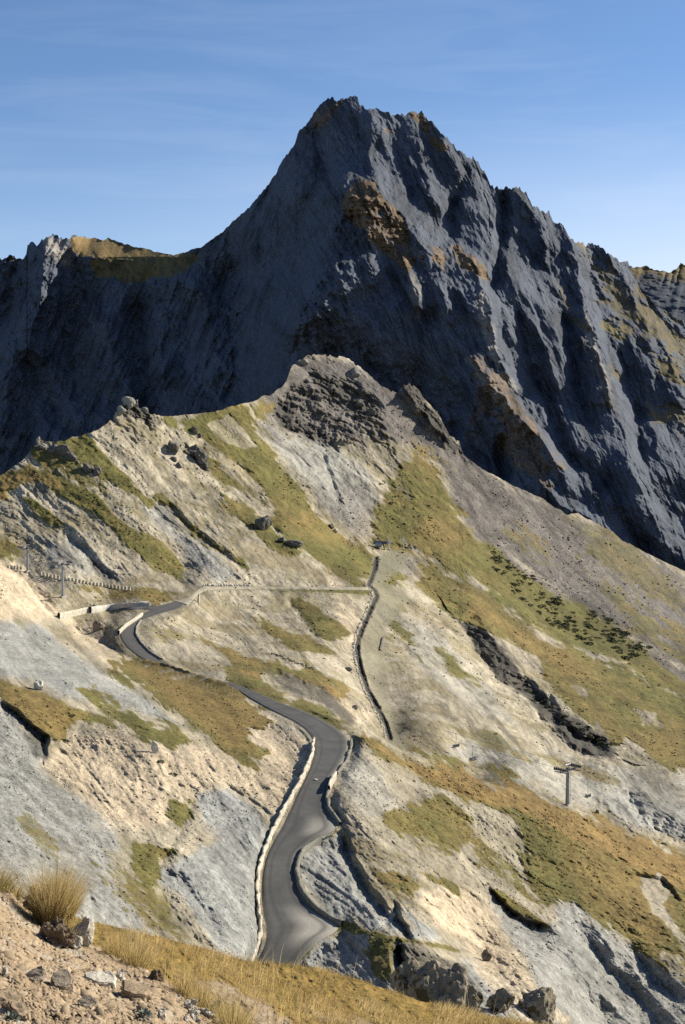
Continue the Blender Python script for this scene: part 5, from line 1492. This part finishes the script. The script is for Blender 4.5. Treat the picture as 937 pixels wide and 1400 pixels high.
rock_obj('boulder', 114, 1293, 34, 30, m_slabp, 'white angular rock behind the big grass tuft', seed=12, sub=4, lay=A1, sink=.2, jag=.3)
rock_obj('boulder', 101, 1297, 20, 18, m_slabp, 'pale rock half hidden by the grass tuft, left of the white rock', seed=9, sub=4, lay=A1, sink=.3, jag=.3)
rock_obj('earth_clod', 78, 1294, 32, 26, stone_mat('earth', (0.1, 0.07, 0.045), (0.2, 0.15, 0.1), 9), 'brown earth clod with roots under the big grass tuft', 'earth', seed=10, sub=5, lay=A1, sink=.25, jag=.7)
rock_obj('earth_clod', 48, 1246, 34, 24, bpy.data.materials['earth'], 'dark earth hollow at the left foot of the big grass tuft', 'earth', seed=6, sub=4, lay=A1, sink=.4, jag=.7)
rock_obj('earth_clod', 214, 1340, 16, 14, bpy.data.materials['earth'], 'dark earth clod on the edge right of the dry grass', 'earth', seed=8, sub=4, lay=A1, sink=.3, jag=.7)

# ---- grass
k = NB('dry_grass', 0.75, 0.2)
tn, tip, gn, _ = k.attr('cov1')
c = k.mix(tn, (0.33, 0.215, 0.065), (0.7, 0.53, 0.25))
c = k.mix(k.math('MULTIPLY', tip, 0.65), c, (0.55, 0.44, 0.22))
c = k.mix(gn, c, (0.13, 0.14, 0.03))
m_gr = k.done(c)
tr_ = k.n('ShaderNodeBsdfTranslucent'); k.l(c, tr_.inputs['Color'])
ms_ = k.n('ShaderNodeMixShader'); ms_.inputs[0].default_value = 0.55
k.l(k.b.outputs[0], ms_.inputs[1]); k.l(tr_.outputs[0], ms_.inputs[2]); k.l(ms_.outputs[0], k.t.nodes['Material Output'].inputs['Surface'])
def blades(base, n_seg, length, lean, width, r_, green=0.0, tone=None):
    """base (n,3); lean (n,3) direction of the bend; returns a ribbon mesh"""
    n = len(base)
    t = np.linspace(0, 1, n_seg + 1)
    side = np.stack([lean[:, 1], -lean[:, 0], lean[:, 2] * 0], -1) + r_.normal(size=(n, 3)) * .4 * np.array([1, 1, 0])
    side /= np.linalg.norm(side, axis=1, keepdims=True) + 1e-9
    C_ = base[:, None] + length[:, None, None] * (t[None, :, None] * np.array([0, 0, 1.]) + (t ** 1.7)[None, :, None] * lean[:, None]) * 1.0
    C_[:, :, 2] -= (length * np.linalg.norm(lean, axis=1) ** 2 * .28)[:, None] * t[None] ** 2.2
    w = width[:, None] * (1 - .85 * t)[None]
    V = np.stack([C_ - side[:, None] * w[..., None], C_ + side[:, None] * w[..., None]], 2)   # n,seg,2,3
    b = (np.arange(n) * (n_seg + 1) * 2)[:, None] + (np.arange(n_seg) * 2)[None]
    F = np.stack([b, b + 1, b + 3, b + 2], -1).reshape(-1, 4)
    tn = r_.random(n) if tone is None else tone
    gn = np.broadcast_to(np.asarray(green), (n,))[:, None] * (1 - t)[None] ** .7
    a = np.stack([np.broadcast_to(tn[:, None], (n, n_seg + 1)), np.broadcast_to(t[None], (n, n_seg + 1)), gn, gn * 0], -1)
    a = np.repeat(a[:, :, None], 2, 2)
    return V.reshape(-1, 3), F, a.reshape(-1, 4)
def merge(parts):
    V, F, A_ = [], [], []; o_ = 0
    for v, f, a in parts: V.append(v); F.append(f + o_); A_.append(a); o_ += len(v)
    return np.concatenate(V), np.concatenate(F), np.concatenate(A_)
def tuft(name, lay, cx, cy, rpx, n, L, label, green, seed, wind=(.25, -.05), spread=.65, cat='grass tuft', stalks=0, wid=.0016, group=None):
    r_ = np.random.default_rng(seed)
    p0 = lay.at(cx, cy); u = float(np.linalg.norm(p0 - np.array([0, 0, CAMZ]))) / FPX
    a = r_.uniform(0, 6.283, n); q = r_.random(n) ** .6
    b = np.stack([np.cos(a) * q, np.sin(a) * q, -.12 * q ** 2], -1) * rpx * u
    base = p0 + b - np.array([0, 0, .02])
    ln = np.stack([np.cos(a), np.sin(a), 0 * a], -1) * (spread * q * r_.uniform(.4, 1.3, n))[:, None] + np.array([wind[0], wind[1], 0]) + r_.normal(size=(n, 3)) * .12 * np.array([1, 1, 0])
    parts = [blades(base, 5, L * r_.uniform(.45, 1.0, n), ln, wid * r_.uniform(.7, 1.3, n), r_, green * r_.uniform(.3, 1.2, n))]
    if stalks:
        i = r_.integers(0, n, stalks)
        parts.append(blades(base[i], 6, L * r_.uniform(1.1, 1.6, stalks), ln[i] * .7, np.full(stalks, wid * .7), r_, 0, r_.uniform(.7, 1, stalks)))
    v, f, a_ = merge(parts)
    v = v - p0
    o = link(name, np_mesh(name, v, f, {'cov1': a_}), m_gr)
    o.location = p0
    return tag(o, label, cat, group)
tuft('grass_tuft', A1, 74, 1254, 26, 2600, .33, 'big golden grass tuft standing on the edge of the stony slope', .3, 1, wind=(.16, -.02), stalks=120, spread=.5)
tuft('grass_tuft', A1, 96, 1284, 20, 500, .17, 'small green and straw tuft drooping below the big golden one', .7, 7, wind=(.3, -.1), stalks=20)
tuft('grass_tuft', A1, -8, 1212, 26, 700, .16, 'greenish grass tuft at the left edge of the picture', .9, 2, wind=(.25, -.05), stalks=40)
tuft('grass_tuft', A1, 20, 1222, 14, 200, .11, 'low straw grass between the left tuft and the big golden tuft', .4, 12, wind=(.3, -.05), stalks=30)
for i, (x_, y_, r_, n_, L_, g_, l_) in enumerate([(165, 1308, 14, 260, .19, .15, 'thin straw tuft with tall stalks right of the white rock'), (186, 1320, 17, 420, .19, .35, 'bushy straw tuft in the middle of the ridge edge'), (150, 1303, 9, 120, .14, .2, 'small straw tuft just right of the white rock'), (252, 1358, 12, 200, .2, .2, 'straw tuft over the right end of the stony slope'),
        (275, 1375, 14, 260, .18, .35, 'short straw tuft above the heap of white stones'), (300, 1392, 15, 300, .17, .5, 'greenish tuft right of the heap of white stones'), (322, 1412, 18, 400, .2, .5, 'straw tuft at the lower edge of the picture right of the white stones')]):
    tuft('grass_tuft', A1, x_, y_, r_, n_, L_, l_, g_, 20 + i, wind=(.15, 0), stalks=14)
# two small silvery plants
m_sil = None
k = NB('silver_leaf', 0.8, 0.2); k.obj_coord()
m_sil = k.done(k.mix(k.ramp(k.noise(40, 3, .6), .3, .7), (0.12, 0.14, 0.1), (0.34, 0.36, 0.3)))
def herb(px, py, w, label, seed):
    r_ = np.random.default_rng(seed); V, F = [], []
    p = A1.at(px, py); u = float(np.linalg.norm(p - np.array([0, 0, CAMZ]))) / FPX; s_ = w * u / 2
    for i in range(140):
        d = r_.normal(size=3); d[2] = abs(d[2]) * .8 + .15; d /= np.linalg.norm(d)
        sd_ = np.cross(d, [0, 0, 1.]); sd_ /= np.linalg.norm(sd_) + 1e-6
        c0_ = d * s_ * r_.uniform(.1, .5); c1_ = d * s_ * r_.uniform(.7, 1.1); m_ = (c0_ + c1_) / 2; b0 = len(V)
        V += [c0_, m_ + sd_ * s_ * .13, c1_, m_ - sd_ * s_ * .13]; F.append([b0, b0 + 1, b0 + 2, b0 + 3])
    o = link('herb', np_mesh('herb', np.array(V), np.array(F), smooth=False), m_sil); o.location = p
    return tag(o, label, 'plant')
herb(16, 1396, 26, 'silvery small plant in the bottom left corner', 1)
herb(198, 1390, 24, 'small grey green plant low on the stony slope', 2)
# meadow grass of the bank
r_ = np.random.default_rng(77)
n = 60000
px = r_.uniform(-60, 800, n); sy = interp_poly(SIL_2)(px); py = sy + (1462 - sy) * r_.random(n) ** 1.35
bsd = poly_sdf(px[None], py[None], [(262,1335),(300,1340),(345,1362),(395,1388),(420,1410),(360,1410),(310,1375),(270,1352)])[0]
cl = pnoise(px, py, 26, 4, .6, seed=83, ang=25, f=.5)
ok = (bsd < -2 + cl * 8) & (cl > -.55)
px, py, cl = px[ok], py[ok], cl[ok]; n = len(px)
base = A2.at(px, py) - np.array([0, 0, .02])
lean = np.stack([.55 + .3 * r_.normal(size=n), -.35 + .3 * r_.normal(size=n), np.zeros(n)], -1)
v, f, a_ = blades(base, 3, r_.uniform(.05, .14, n) * (1 + .6 * cl), lean, np.full(n, .0055), r_, np.clip(.2 - cl * .8, 0, .9), np.clip(.3 + .7 * cl + .2 * r_.normal(size=n), 0, 1))
ns = 420
px = np.concatenate([r_.uniform(110, 420, 300), r_.uniform(-40, 700, ns - 300)]); sy = interp_poly(SIL_2)(px); py = sy + (1420 - sy) * r_.random(ns)
lean = np.stack([.2 + .2 * r_.normal(size=ns), .1 * r_.normal(size=ns), np.zeros(ns)], -1)
vb = blades(A2.at(px, py), 5, r_.uniform(.25, .6, ns), lean, np.full(ns, .005), r_, 0, r_.uniform(.6, 1, ns))
v, f, a_ = merge([(v, f, a_), vb])
tag(link('bank_grass', np_mesh('bank_grass', v, f, {'cov1': a_}), m_gr), 'dry golden grass covering the bank in front of the road', 'grass', kind='stuff')
